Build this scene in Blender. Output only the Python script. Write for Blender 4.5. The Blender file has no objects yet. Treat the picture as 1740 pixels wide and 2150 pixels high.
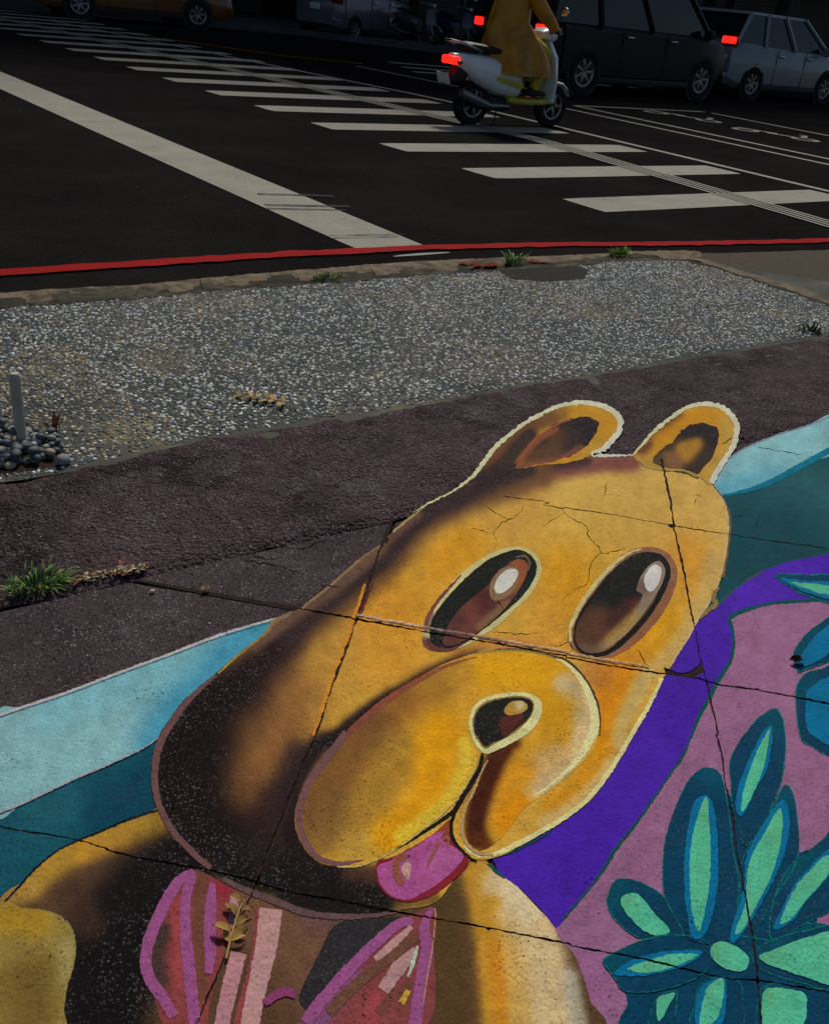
import bpy, bmesh, math, random
import numpy as np
from mathutils import Vector, Matrix, Euler
from mathutils.geometry import delaunay_2d_cdt

random.seed(11)
RNG = np.random.default_rng(11)
SC = bpy.context.scene
COL = SC.collection

# ------------------------------------------------------------------ camera
CAM_H = 1.15
PX_W, PX_H, PX_F = 1740.0, 2150.0, 1980.64
PC = np.array([870.0, 1075.0])
def _ray(p): return np.array([p[0] - PC[0], -(p[1] - PC[1]), -PX_F])
_a = _ray((-855, -200)); _a /= np.linalg.norm(_a)            # across the road
_b = _ray((3700, 323)); _b /= np.linalg.norm(_b)             # along the road
_u = np.cross(_b, _a); _u /= np.linalg.norm(_u)
if _u[1] < 0: _u = -_u
_b = np.cross(_a, _u)
ROT = np.array([_b, _a, _u])                                 # camera axes -> world axes
cam_data = bpy.data.cameras.new('camera')
cam = bpy.data.objects.new('camera', cam_data); COL.objects.link(cam)
cam.matrix_world = Matrix([list(ROT[0]) + [0], list(ROT[1]) + [0], list(ROT[2]) + [CAM_H], [0, 0, 0, 1]])
cam_data.sensor_fit = 'VERTICAL'; cam_data.sensor_height = 36.0
cam_data.lens = 36.0 * PX_F / PX_H
cam_data.clip_start = 0.05; cam_data.clip_end = 2000
SC.camera = cam

# ------------------------------------------------------------------ light
SUN_EL, SUN_AZ = math.radians(50), math.radians(40)          # azimuth from +Y towards +X
world = bpy.data.worlds.new('World'); SC.world = world; world.use_nodes = True
wn = world.node_tree.nodes; wl = world.node_tree.links
sky = wn.new('ShaderNodeTexSky'); sky.sky_type = 'NISHITA'; sky.sun_disc = False
sky.sun_elevation = SUN_EL; sky.sun_rotation = SUN_AZ
sky.air_density = 1.0; sky.dust_density = 1.5; sky.ozone_density = 1.0
wn['Background'].inputs['Strength'].default_value = 0.05
wl.new(sky.outputs['Color'], wn['Background'].inputs['Color'])
sun_d = bpy.data.lights.new('sun', 'SUN'); sun_d.energy = 2.4; sun_d.angle = math.radians(10)
sun_d.color = (1.0, 0.95, 0.88)
sun = bpy.data.objects.new('sun', sun_d); COL.objects.link(sun)
_sd = Vector((math.sin(SUN_AZ) * math.cos(SUN_EL), math.cos(SUN_AZ) * math.cos(SUN_EL), math.sin(SUN_EL)))
sun.rotation_euler = _sd.to_track_quat('Z', 'Y').to_euler()
SC.view_settings.view_transform = 'Standard'; SC.view_settings.look = 'None'
SC.view_settings.exposure = 0.10; SC.view_settings.gamma = 1.0
SC.view_settings.use_curve_mapping = False
KEXP = 0.92                                                  # what a white ground shows of its albedo

# ------------------------------------------------------------------ helpers
ZS = 0.08                                                    # pavement level
def G(p, z=0.0):
    d = ROT @ _ray(p)
    k = (CAM_H - z) / -d[2]
    return np.array([d[0] * k, d[1] * k])
def GV(P, z=0.0):
    P = np.asarray(P, float)
    r = np.stack([P[:, 0] - PC[0], -(P[:, 1] - PC[1]), np.full(len(P), -PX_F)], 1)
    d = r @ ROT.T
    k = (CAM_H - z) / -d[:, 2]
    return np.stack([d[:, 0] * k, d[:, 1] * k], 1)
S = 1736 / 600.0
def tile(x0, y0):
    def f(*v): return [(x0 + v[i] / S, y0 + v[i + 1] / S) for i in range(0, len(v), 2)]
    return f
A_, B_, C_ = tile(40, 1060), tile(600, 1060), tile(1140, 1060)
D_, E_, F_ = tile(40, 1540), tile(600, 1540), tile(1140, 1540)
J_, K_, L_ = tile(40, 680), tile(600, 680), tile(1140, 680)

def s2l(c):
    c = np.asarray(c, float) / 255.0
    return np.where(c <= 0.04045, c / 12.92, ((c + 0.055) / 1.055) ** 2.4)
def alb(c):
    return np.clip(s2l(c) / KEXP, 0.002, 0.88)
def rgba(c): 
    v = alb(c); return (float(v[0]), float(v[1]), float(v[2]), 1.0)

def link(o, parent=None):
    COL.objects.link(o)
    if parent is not None: o.parent = parent
    return o
def empty(name, loc=(0, 0, 0), rz=0.0):
    o = bpy.data.objects.new(name, None); o.location = loc; o.rotation_euler = (0, 0, rz)
    o.empty_display_size = 0.1
    return link(o)
def tag(o, label, cat, group=None):
    o['label'] = label; o['category'] = cat
    if group: o['group'] = group
    return o
def struct(o): o['kind'] = 'structure'; return o
def stuff(o): o['kind'] = 'stuff'; return o

def mesh_obj(name, V, F, mat=None, parent=None, smooth=False, col=None):
    me = bpy.data.meshes.new(name)
    me.from_pydata([tuple(map(float, v)) for v in V], [], [tuple(int(i) for i in f) for f in F])
    if smooth: me.polygons.foreach_set('use_smooth', [True] * len(me.polygons))
    if col is not None:
        at = me.color_attributes.new('Col', 'FLOAT_COLOR', 'POINT')
        at.data.foreach_set('color', np.concatenate([np.asarray(col, np.float32), np.ones((len(V), 1), np.float32)], 1).ravel())
    me.update()
    if mat: me.materials.append(mat)
    return link(bpy.data.objects.new(name, me), parent)
def tri_obj(name, V, T, mat, parent=None, smooth=True, col=None):
    V = np.asarray(V, np.float32); T = np.asarray(T, np.int32)
    me = bpy.data.meshes.new(name)
    k = T.shape[1]
    me.vertices.add(len(V)); me.vertices.foreach_set('co', V.ravel())
    me.loops.add(T.size); me.loops.foreach_set('vertex_index', T.ravel())
    me.polygons.add(len(T)); me.polygons.foreach_set('loop_start', np.arange(0, T.size, k, dtype=np.int32))
    me.polygons.foreach_set('loop_total', np.full(len(T), k, np.int32))
    if smooth: me.polygons.foreach_set('use_smooth', np.ones(len(T), bool))
    if col is not None:
        at = me.color_attributes.new('Col', 'FLOAT_COLOR', 'POINT')
        at.data.foreach_set('color', np.concatenate([np.asarray(col, np.float32), np.ones((len(V), 1), np.float32)], 1).ravel())
    me.update(calc_edges=True); me.validate()
    me.materials.append(mat)
    return link(bpy.data.objects.new(name, me), parent)

class MB:
    """collects shapes, builds one mesh"""
    def __init__(s): s.V = []; s.F = []
    def add(s, V, F, M=None):
        o = len(s.V)
        for v in V:
            v = Vector(v)
            s.V.append(tuple(M @ v) if M else tuple(v))
        s.F += [tuple(i + o for i in f) for f in F]
        return s
    def box(s, c, d, rot=None, bev=0.0):
        bm = bmesh.new(); bmesh.ops.create_cube(bm, size=1)
        for v in bm.verts: v.co = Vector((v.co.x * d[0], v.co.y * d[1], v.co.z * d[2]))
        if bev: bmesh.ops.bevel(bm, geom=bm.edges[:], offset=bev, segments=2, affect='EDGES', profile=0.6)
        M = Matrix.Translation(c) @ (Euler(rot).to_matrix().to_4x4() if rot else Matrix())
        bm.verts.index_update()
        s.add([v.co for v in bm.verts], [[v.index for v in f.verts] for f in bm.faces], M); bm.free(); return s
    def loft(s, rings, cap=True, closed=True):
        n = len(rings[0]); o = len(s.V)
        for r in rings: s.V += [tuple(map(float, v)) for v in r]
        for i in range(len(rings) - 1):
            for j in range(n if closed else n - 1):
                k = (j + 1) % n
                s.F.append((o + i * n + j, o + i * n + k, o + (i + 1) * n + k, o + (i + 1) * n + j))
        if cap:
            s.F.append(tuple(o + j for j in range(n))[::-1]); e = o + (len(rings) - 1) * n
            s.F.append(tuple(e + j for j in range(n)))
        return s
    def tube(s, path, r, n=10, cap=True):
        P = [Vector(p) for p in path]; rs = r if isinstance(r, (list, tuple)) else [r] * len(P)
        rings = []; ref = None
        for i, p in enumerate(P):
            t = (P[min(i + 1, len(P) - 1)] - P[max(i - 1, 0)]).normalized()
            if ref is None: ref = Vector((0, 0, 1)) if abs(t.z) < .9 else Vector((1, 0, 0))
            a = t.cross(ref).normalized(); b = a.cross(t).normalized(); ref = b
            rings.append([p + (a * math.cos(6.28319 * k / n) + b * math.sin(6.28319 * k / n)) * rs[i] for k in range(n)])
        return s.loft(rings, cap)
    def lathe(s, prof, c, axis='Y', n=24):
        """prof: (radius, along axis) closed loop"""
        rings = []
        for k in range(n):
            a = 6.28319 * k / n; ca, sa = math.cos(a), math.sin(a); ring = []
            for r, h in prof:
                v = {'Y': (r * ca, h, r * sa), 'X': (h, r * ca, r * sa), 'Z': (r * ca, r * sa, h)}[axis]
                ring.append((c[0] + v[0], c[1] + v[1], c[2] + v[2]))
            rings.append(ring)
        o = len(s.V); m = len(prof)
        for r in rings: s.V += r
        for k in range(n):
            for j in range(m):
                s.F.append((o + k * m + j, o + k * m + (j + 1) % m, o + ((k + 1) % n) * m + (j + 1) % m, o + ((k + 1) % n) * m + j))
        return s
    def ellipsoid(s, c, r, nu=12, nv=8, rot=None):
        M = Matrix.Translation(c) @ (Euler(rot).to_matrix().to_4x4() if rot else Matrix())
        V = [(0, 0, r[2])]; F = []
        for i in range(1, nv):
            t = math.pi * i / nv
            for j in range(nu):
                a = 6.28319 * j / nu; V.append((r[0] * math.sin(t) * math.cos(a), r[1] * math.sin(t) * math.sin(a), r[2] * math.cos(t)))
        V.append((0, 0, -r[2])); e = len(V) - 1
        for j in range(nu):
            k = (j + 1) % nu
            F.append((0, 1 + j, 1 + k)); F.append((e, e - nu + k, e - nu + j))
            for i in range(nv - 2):
                F.append((1 + i * nu + j, 1 + (i + 1) * nu + j, 1 + (i + 1) * nu + k, 1 + i * nu + k))
        return s.add(V, F, M)
    def build(s, name, mat, parent=None, smooth=True):
        o = mesh_obj(name, s.V, s.F, mat, parent)
        bm = bmesh.new(); bm.from_mesh(o.data); bmesh.ops.recalc_face_normals(bm, faces=bm.faces)
        bm.to_mesh(o.data); bm.free()
        if smooth:
            o.data.polygons.foreach_set('use_smooth', [True] * len(o.data.polygons))
            try: o.data.set_sharp_from_angle(angle=math.radians(38))
            except Exception: pass
        return o

# ------------------------------------------------------------------ materials
def new_mat(name):
    m = bpy.data.materials.new(name); m.use_nodes = True
    nt = m.node_tree; b = nt.nodes['Principled BSDF']
    return m, nt, nt.nodes, nt.links, b
def coords(nt, kind='Object'):
    t = nt.nodes.new('ShaderNodeTexCoord'); return t.outputs[kind]
def noise(nt, vec, scale, detail=4, rough=0.6, dist=0.0):
    n = nt.nodes.new('ShaderNodeTexNoise'); n.inputs['Scale'].default_value = scale
    n.inputs['Detail'].default_value = detail; n.inputs['Roughness'].default_value = rough
    n.inputs['Distortion'].default_value = dist
    nt.links.new(vec, n.inputs['Vector']); return n.outputs['Fac']
def ramp(nt, fac, stops):
    r = nt.nodes.new('ShaderNodeValToRGB'); e = r.color_ramp.elements
    while len(e) > 1: e.remove(e[-1])
    e[0].position, e[0].color = stops[0][0], stops[0][1] if len(stops[0][1]) == 4 else (*stops[0][1], 1)
    for p, c in stops[1:]:
        n = e.new(p); n.color = c if len(c) == 4 else (*c, 1)
    nt.links.new(fac, r.inputs['Fac']); return r.outputs['Color']
def mixc(nt, fac, a, b, mode='MIX'):
    m = nt.nodes.new('ShaderNodeMix'); m.data_type = 'RGBA'; m.blend_type = mode
    for sock, v in ((m.inputs[0], fac), (m.inputs[6], a), (m.inputs[7], b)):
        if isinstance(v, (int, float)): sock.default_value = v
        elif isinstance(v, (tuple, list)): sock.default_value = v if len(v) == 4 else (*v, 1)
        else: nt.links.new(v, sock)
    return m.outputs[2]
def mth(nt, op, a, b=None, clamp=False):
    m = nt.nodes.new('ShaderNodeMath'); m.operation = op; m.use_clamp = clamp
    for i, v in enumerate((a, b)):
        if v is None: continue
        if isinstance(v, (int, float)): m.inputs[i].default_value = v
        else: nt.links.new(v, m.inputs[i])
    return m.outputs[0]
def specks(nt, vec, scale, frac, size=0.35, seed=0.0):
    """1 inside small random grains; frac = share of cells that hold one"""
    mp = nt.nodes.new('ShaderNodeMapping'); mp.inputs['Location'].default_value = (seed, seed * 1.7, seed * .3)
    nt.links.new(vec, mp.inputs['Vector'])
    v = nt.nodes.new('ShaderNodeTexVoronoi'); v.inputs['Scale'].default_value = scale
    v.inputs['Randomness'].default_value = 1.0
    nt.links.new(mp.outputs['Vector'], v.inputs['Vector'])
    sep = nt.nodes.new('ShaderNodeSeparateColor'); nt.links.new(v.outputs['Color'], sep.inputs['Color'])
    has = mth(nt, 'LESS_THAN', sep.outputs[0], frac)
    sz = mth(nt, 'MULTIPLY', sep.outputs[1], size)
    near = mth(nt, 'LESS_THAN', v.outputs['Distance'], sz)
    return mth(nt, 'MULTIPLY', has, near)
def bump(nt, b, h, strength, dist=0.002):
    n = nt.nodes.new('ShaderNodeBump'); n.inputs['Strength'].default_value = strength
    n.inputs['Distance'].default_value = dist
    nt.links.new(h, n.inputs['Height']); nt.links.new(n.outputs['Normal'], b.inputs['Normal']); return n

def plain(name, c, rough=0.5, metal=0.0, var=0.15, scale=6.0, spec=0.4, bumpy=0.0, bscale=60.0, raw=False, coat=0.0):
    m, nt, N, L, b = new_mat(name)
    base = tuple(c) + (1,) if raw else rgba(c)
    v = coords(nt)
    f = noise(nt, v, scale, 5)
    dark = tuple(x * (1 - var) for x in base[:3]) + (1,); lite = tuple(min(1, x * (1 + var)) for x in base[:3]) + (1,)
    L.new(ramp(nt, f, [(0.3, dark), (0.7, lite)]), b.inputs['Base Color'])
    b.inputs['Roughness'].default_value = rough; b.inputs['Metallic'].default_value = metal
    b.inputs['Specular IOR Level'].default_value = spec
    b.inputs['Coat Weight'].default_value = coat
    if bumpy: bump(nt, b, noise(nt, v, bscale, 6, 0.7), bumpy, 0.004)
    return m
def glow(name, c, strength):
    m, nt, N, L, b = new_mat(name)
    b.inputs['Base Color'].default_value = (*c, 1); b.inputs['Emission Color'].default_value = (*c, 1)
    b.inputs['Emission Strength'].default_value = strength; b.inputs['Roughness'].default_value = .3
    return m

def mat_asphalt():
    m, nt, N, L, b = new_mat('asphalt'); v = coords(nt)
    big = noise(nt, v, 0.9, 5, 0.65); fine = noise(nt, v, 260, 3, 0.7)
    c = ramp(nt, big, [(0.3, (0.0076, 0.0070, 0.0070)), (0.7, (0.0140, 0.0127, 0.0122))])
    c = mixc(nt, mth(nt, 'MULTIPLY', fine, 0.9), c, mixc(nt, 1.0, c, (1.9, 1.8, 1.75), 'MULTIPLY'))
    c = mixc(nt, specks(nt, v, 105, 0.24, 0.42, 3.1), c, (0.040, 0.036, 0.033))
    c = mixc(nt, specks(nt, v, 24, 0.018, 0.13, 9.7), c, (0.20, 0.19, 0.17))
    c = mixc(nt, specks(nt, v, 110, 0.35, 0.45, 6.6), c, (0.0035, 0.0035, 0.0035))
    L.new(c, b.inputs['Base Color']); b.inputs['Roughness'].default_value = 0.88
    b.inputs['Specular IOR Level'].default_value = 0.0
    vv = N.new('ShaderNodeTexVoronoi'); vv.inputs['Scale'].default_value = 120; L.new(v, vv.inputs['Vector'])
    bump(nt, b, mth(nt, 'ADD', vv.outputs['Distance'], fine), 0.55, 0.004)
    return m
def mat_roadpaint(name, c, wear=0.5):
    m, nt, N, L, b = new_mat(name); v = coords(nt)
    mp = N.new('ShaderNodeMapping'); mp.inputs['Scale'].default_value = (0.35, 9, 1); L.new(v, mp.inputs['Vector'])
    streak = noise(nt, mp.outputs['Vector'], 2.3, 6, 0.7)
    base = rgba(c); d = tuple(x * 0.78 for x in base[:3])
    col = ramp(nt, noise(nt, v, 3.0, 6, 0.7), [(0.25, d), (0.7, base)])
    col = mixc(nt, mth(nt, 'MULTIPLY', ramp(nt, streak, [(0.62, (0, 0, 0)), (0.74, (1, 1, 1))]), wear), col, (0.03, 0.03, 0.03))
    col = mixc(nt, specks(nt, v, 230, 0.30, 0.42, 2.2), col, tuple(x * 0.55 for x in base[:3]))
    col = mixc(nt, specks(nt, v, 70, 0.05, 0.22, 5.2), col, (0.02, 0.02, 0.02))
    gate = ramp(nt, noise(nt, v, 2.1, 6, .75), [(0.50, (0, 0, 0)), (0.66, (1, 1, 1))])
    chip = ramp(nt, noise(nt, v, 60, 5, .8), [(0.50, (0, 0, 0)), (0.60, (1, 1, 1))])
    col = mixc(nt, mth(nt, 'MULTIPLY', mth(nt, 'MULTIPLY', gate, chip), wear), col, (0.02, 0.019, 0.018))
    L.new(col, b.inputs['Base Color']); b.inputs['Roughness'].default_value = 0.75
    b.inputs['Specular IOR Level'].default_value = 0.03
    bump(nt, b, noise(nt, v, 240, 3, 0.7), 0.45, 0.003)
    return m
def mat_purple(name, smooth):
    m, nt, N, L, b = new_mat(name); v = coords(nt)
    big = noise(nt, v, 3.2, 7, 0.7); mid = noise(nt, v, 26, 5, 0.65); fine = noise(nt, v, 420, 2, 0.6)
    lo, hi = ((61, 51, 53), (83, 71, 73)) if smooth else ((58, 45, 47), (94, 77, 79))
    c = ramp(nt, mth(nt, 'ADD', mth(nt, 'MULTIPLY', big, .6), mth(nt, 'MULTIPLY', mid, .4)), [(0.33, rgba(lo)), (0.66, rgba(hi))])
    blot = ramp(nt, noise(nt, v, 4.3, 7, .72, .5), [(0.36, (1, 1, 1)), (0.50, (0, 0, 0))])
    c = mixc(nt, mth(nt, 'MULTIPLY', blot, 0.35 if smooth else 0.8), c, rgba((34, 26, 28)))
    grey = ramp(nt, noise(nt, v, 5.5, 6, .7), [(0.56, (0, 0, 0)), (0.68, (1, 1, 1))])
    c = mixc(nt, mth(nt, 'MULTIPLY', grey, 0.6), c, rgba((98, 92, 93)))
    c = mixc(nt, mth(nt, 'MULTIPLY', fine, 0.8), c, mixc(nt, 1.0, c, (0.45, 0.45, 0.47), 'MULTIPLY'))
    gate = ramp(nt, noise(nt, v, 11, 6, .7), [(0.38, (0.15, 0.15, 0.15)), (0.6, (1, 1, 1))])
    c = mixc(nt, mth(nt, 'MULTIPLY', specks(nt, v, 300, 0.40 if smooth else 0.6, 0.62, 1.1), gate), c, rgba((128, 114, 116)))
    c = mixc(nt, specks(nt, v, 230, 0.45, 0.58, 4.1), c, rgba((28, 20, 22)))
    c = mixc(nt, specks(nt, v, 110, 0.02 if smooth else 0.12, 0.26, 7.1), c, rgba((146, 138, 138)))
    L.new(c, b.inputs['Base Color']); b.inputs['Roughness'].default_value = 0.8
    b.inputs['Specular IOR Level'].default_value = 0.06
    vv = N.new('ShaderNodeTexVoronoi'); vv.inputs['Scale'].default_value = 150 if smooth else 105; L.new(v, vv.inputs['Vector'])
    h = mth(nt, 'ADD', mth(nt, 'MULTIPLY', vv.outputs['Distance'], -1.0), mth(nt, 'MULTIPLY', mid, 2.0))
    bump(nt, b, h, 0.4 if smooth else 1.0, 0.005 if smooth else 0.008)
    return m
def mat_mural():
    m, nt, N, L, b = new_mat('mural_paint'); v = coords(nt)
    a = N.new('ShaderNodeAttribute'); a.attribute_name = 'Col'; c = a.outputs['Color']
    lum = N.new('ShaderNodeRGBToBW'); L.new(c, lum.inputs['Color'])
    dark = mth(nt, 'SUBTRACT', 1.0, mth(nt, 'MULTIPLY', lum.outputs['Val'], 14.0), True)     # 1 on black paint
    fine = noise(nt, v, 300, 3, 0.75); mid = noise(nt, v, 40, 6, 0.75)
    g = mth(nt, 'ADD', mth(nt, 'MULTIPLY', fine, 0.55), mth(nt, 'MULTIPLY', mid, 0.45))
    c = mixc(nt, 0.85, c, ramp(nt, g, [(0.32, (0.68, 0.68, 0.68)), (0.70, (1.26, 1.26, 1.26))]), 'MULTIPLY')
    wear = ramp(nt, noise(nt, v, 9, 5, .65), [(0.38, (0.15, 0.15, 0.15)), (0.66, (1, 1, 1))])
    pits = mth(nt, 'MULTIPLY', specks(nt, v, 300, 0.42, 0.62, 2.0), wear)
    c = mixc(nt, mth(nt, 'MULTIPLY', pits, 0.62), c, mixc(nt, 1.0, c, (0.28, 0.24, 0.24), 'MULTIPLY'))
    pits2 = mth(nt, 'MULTIPLY', specks(nt, v, 150, 0.20, 0.34, 8.0), wear)
    c = mixc(nt, mth(nt, 'MULTIPLY', pits2, 0.8), c, mixc(nt, 1.0, c, (0.10, 0.09, 0.09), 'MULTIPLY'))
    w2 = ramp(nt, noise(nt, v, 6, 4, .6), [(0.42, (0.1, 0.1, 0.1)), (0.62, (1, 1, 1))])
    sx = N.new('ShaderNodeSeparateXYZ'); L.new(v, sx.inputs['Vector'])
    coarse = mth(nt, 'MULTIPLY', mth(nt, 'SUBTRACT', sx.outputs[1], 1.30), 4.5, True)     # the coarser strip wears more
    w2 = mth(nt, 'MAXIMUM', w2, coarse)
    ch = mth(nt, 'MULTIPLY', mth(nt, 'MULTIPLY', specks(nt, v, 200, 0.24, 0.36, 5.0), w2), dark)
    c = mixc(nt, mth(nt, 'MULTIPLY', ch, 0.5), c, rgba((146, 140, 138)))
    c2 = mth(nt, 'MULTIPLY', mth(nt, 'MULTIPLY', specks(nt, v, 340, 0.5, 0.62, 3.3), w2), dark)
    c = mixc(nt, mth(nt, 'MULTIPLY', c2, 0.55), c, rgba((112, 106, 108)))
    lite = mth(nt, 'MULTIPLY', specks(nt, v, 280, 0.22, 0.5, 6.3), wear)
    c = mixc(nt, mth(nt, 'MULTIPLY', lite, 0.35), c, mixc(nt, 1.0, c, (1.7, 1.7, 1.75), 'MULTIPLY'))
    L.new(c, b.inputs['Base Color'])
    b.inputs['Roughness'].default_value = 0.6; b.inputs['Specular IOR Level'].default_value = 0.03
    vv = N.new('ShaderNodeTexVoronoi'); vv.inputs['Scale'].default_value = 170; L.new(v, vv.inputs['Vector'])
    h = mth(nt, 'ADD', mth(nt, 'MULTIPLY', vv.outputs['Distance'], -0.8), mth(nt, 'MULTIPLY', noise(nt, v, 110, 6, .75), 1.5))
    bump(nt, b, h, 0.42, 0.004)
    return m
def mat_col(name, rough=0.7, spec=0.3, var=0.3, scale=120, bs=0.3):
    m, nt, N, L, b = new_mat(name); v = coords(nt)
    a = N.new('ShaderNodeAttribute'); a.attribute_name = 'Col'
    c = mixc(nt, 1.0, a.outputs['Color'], ramp(nt, noise(nt, v, scale, 4, .7), [(0.3, (1 - var,) * 3), (0.7, (1 + var,) * 3)]), 'MULTIPLY')
    L.new(c, b.inputs['Base Color']); b.inputs['Roughness'].default_value = rough
    b.inputs['Specular IOR Level'].default_value = spec
    if bs: bump(nt, b, noise(nt, v, scale * 2, 3, .6), bs, 0.002)
    return m
def mat_mortar():
    m, nt, N, L, b = new_mat('pebble_mortar'); v = coords(nt)
    c = ramp(nt, noise(nt, v, 2.4, 6, .65), [(0.38, rgba((62, 66, 60))), (0.54, rgba((92, 90, 76))), (0.68, rgba((146, 132, 100)))])
    c = mixc(nt, mth(nt, 'MULTIPLY', noise(nt, v, 190, 3, .7), .9), c, mixc(nt, 1.0, c, (0.4, 0.4, 0.42), 'MULTIPLY'))
    L.new(c, b.inputs['Base Color']); b.inputs['Roughness'].default_value = 0.95
    bump(nt, b, noise(nt, v, 210, 4, .7), 0.8, 0.004)
    return m
def mat_concrete(name, lo, hi, moss=None, scale=7):
    m, nt, N, L, b = new_mat(name); v = coords(nt)
    c = ramp(nt, noise(nt, v, scale, 7, .72), [(0.3, rgba(lo)), (0.68, rgba(hi))])
    if moss: c = mixc(nt, ramp(nt, noise(nt, v, 4.2, 6, .7, .6), [(0.5, (0, 0, 0)), (0.62, (0.9, 0.9, 0.9))]), c, rgba(moss))
    c = mixc(nt, specks(nt, v, 160, 0.30, 0.4, 1.5), c, mixc(nt, 1.0, c, (0.45, 0.45, 0.42), 'MULTIPLY'))
    c = mixc(nt, specks(nt, v, 120, 0.10, 0.3, 3.5), c, mixc(nt, 1.0, c, (1.8, 1.8, 1.7), 'MULTIPLY'))
    L.new(c, b.inputs['Base Color']); b.inputs['Roughness'].default_value = 0.9
    b.inputs['Specular IOR Level'].default_value = 0.2
    bump(nt, b, mth(nt, 'ADD', noise(nt, v, 120, 5, .7), noise(nt, v, 24, 5, .7)), 0.7, 0.006)
    return m

M = {}
M['asphalt'] = mat_asphalt()
M['white_line'] = mat_roadpaint('white_road_paint', (155, 151, 138), 0.6)
M['thin_line'] = mat_roadpaint('thin_road_paint', (156, 155, 142), 0.3)
M['red_line'] = mat_roadpaint('red_road_paint', (150, 27, 26), 0.35)
M['faded_red'] = mat_roadpaint('faded_red_paint', (118, 46, 34), 0.6)
M['yellow_line'] = mat_roadpaint('yellow_road_paint', (150, 105, 30), 0.3)
M['purple_slab'] = mat_purple('purple_slab_paint', True)
M['purple_rough'] = mat_purple('purple_rough_paint', False)
M['mural'] = mat_mural()
M['mortar'] = mat_mortar()
M['pebble'] = mat_col('pebble_stone', 0.55, 0.4, 0.25, 160, 0.2)
M['kerb'] = mat_concrete('kerb_concrete', (66, 58, 46), (134, 118, 94), (42, 41, 30), 22)
def mat_mark():
    m, nt, N, L, b = new_mat('tyre_mark'); v = coords(nt)
    mp = N.new('ShaderNodeMapping'); mp.inputs['Scale'].default_value = (3, 70, 1); L.new(v, mp.inputs['Vector'])
    b.inputs['Base Color'].default_value = (.012, .012, .012, 1); b.inputs['Roughness'].default_value = .9
    L.new(ramp(nt, noise(nt, mp.outputs['Vector'], 1.6, 5, .7), [(0.34, (0, 0, 0)), (0.56, (.85, .85, .85))]), b.inputs['Alpha'])
    return m
M['mark'] = mat_mark()
M['moss'] = mat_concrete('kerb_moss', (30, 29, 20), (62, 58, 42), (84, 80, 62), 22)
M['ramp'] = mat_concrete('ramp_concrete', (54, 46, 37), (80, 70, 56), None, 30)
M['dirt'] = mat_concrete('joint_dirt', (24, 18, 13), (48, 35, 25), None, 60)
M['crack'] = plain('crack_dirt', (34, 22, 14), 0.95, spec=0.1, scale=80, var=.5)
M['patch'] = mat_concrete('asphalt_patch', (18, 16, 12), (46, 41, 30), None, 45)
M['farpave'] = mat_concrete('far_pavement', (60, 62, 62), (84, 86, 86), None, 3)
M['leaf_dry'] = mat_col('dry_leaf', 0.75, 0.2, 0.25, 90, 0.3)
M['grass'] = mat_col('grass_blade', 0.55, 0.3, 0.2, 60, 0)
M['black_rubber'] = plain('tyre_rubber', (0.012, 0.012, 0.012), 0.8, raw=True, spec=.2)
M['rim'] = plain('alloy_rim', (0.22, 0.22, 0.23), 0.35, 0.9, raw=True)
M['black_plastic'] = plain('black_plastic', (0.014, 0.014, 0.015), 0.55, raw=True, spec=.3)
M['chrome'] = plain('bright_metal', (0.5, 0.5, 0.52), 0.25, 1.0, raw=True)
M['glass'] = plain('tinted_glass', (0.008, 0.01, 0.011), 0.08, raw=True, spec=.5)
M['tail'] = glow('lit_tail_light', (1.0, 0.015, 0.008), 1.6)
M['amber'] = plain('amber_lens', (0.30, 0.05, 0.01), 0.25, raw=True)
M['white_lens'] = plain('clear_lens', (0.45, 0.47, 0.48), 0.15, raw=True)
M['plate'] = plain('number_plate', (0.55, 0.56, 0.55), 0.5, raw=True)

# ------------------------------------------------------------------ 2-D drawing tools (photograph pixels -> pavement plane)
def catmull(P, closed=True, step=6.0):
    P = [np.array(p, float) for p in P]; n = len(P); out = []
    rng = range(n if closed else n - 1)
    for i in rng:
        p1, p2 = P[i], P[(i + 1) % n]
        p0 = P[(i - 1) % n] if closed or i > 0 else 2 * p1 - p2
        p3 = P[(i + 2) % n] if closed or i < n - 2 else 2 * p2 - p1
        k = max(1, int(np.linalg.norm(p2 - p1) / step))
        for j in range(k):
            t = j / k
            out.append(0.5 * ((2 * p1) + (p2 - p0) * t + (2 * p0 - 5 * p1 + 4 * p2 - p3) * t * t + (3 * p1 - p0 - 3 * p2 + p3) * t ** 3))
    if not closed: out.append(P[-1])
    return np.array(out)
def inpoly(Q, poly):
    x, y = Q[:, 0], Q[:, 1]; r = np.zeros(len(Q), bool); n = len(poly)
    for i in range(n):
        x1, y1 = poly[i]; x2, y2 = poly[(i + 1) % n]
        if y1 == y2: continue
        c = ((y1 > y) != (y2 > y)) & (x < (x2 - x1) * (y - y1) / (y2 - y1) + x1)
        r ^= c
    return r
def pdist(Q, path):
    path = np.asarray(path, float)
    if len(path) == 1: return np.linalg.norm(Q - path[0], axis=1)
    d = np.full(len(Q), 1e9)
    for a, b in zip(path[:-1], path[1:]):
        ab = b - a; L2 = max(ab @ ab, 1e-9)
        t = np.clip(((Q - a) @ ab) / L2, 0, 1)
        d = np.minimum(d, np.linalg.norm(Q - a - t[:, None] * ab, axis=1))
    return d
_perm = RNG.random((64, 64))
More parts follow.
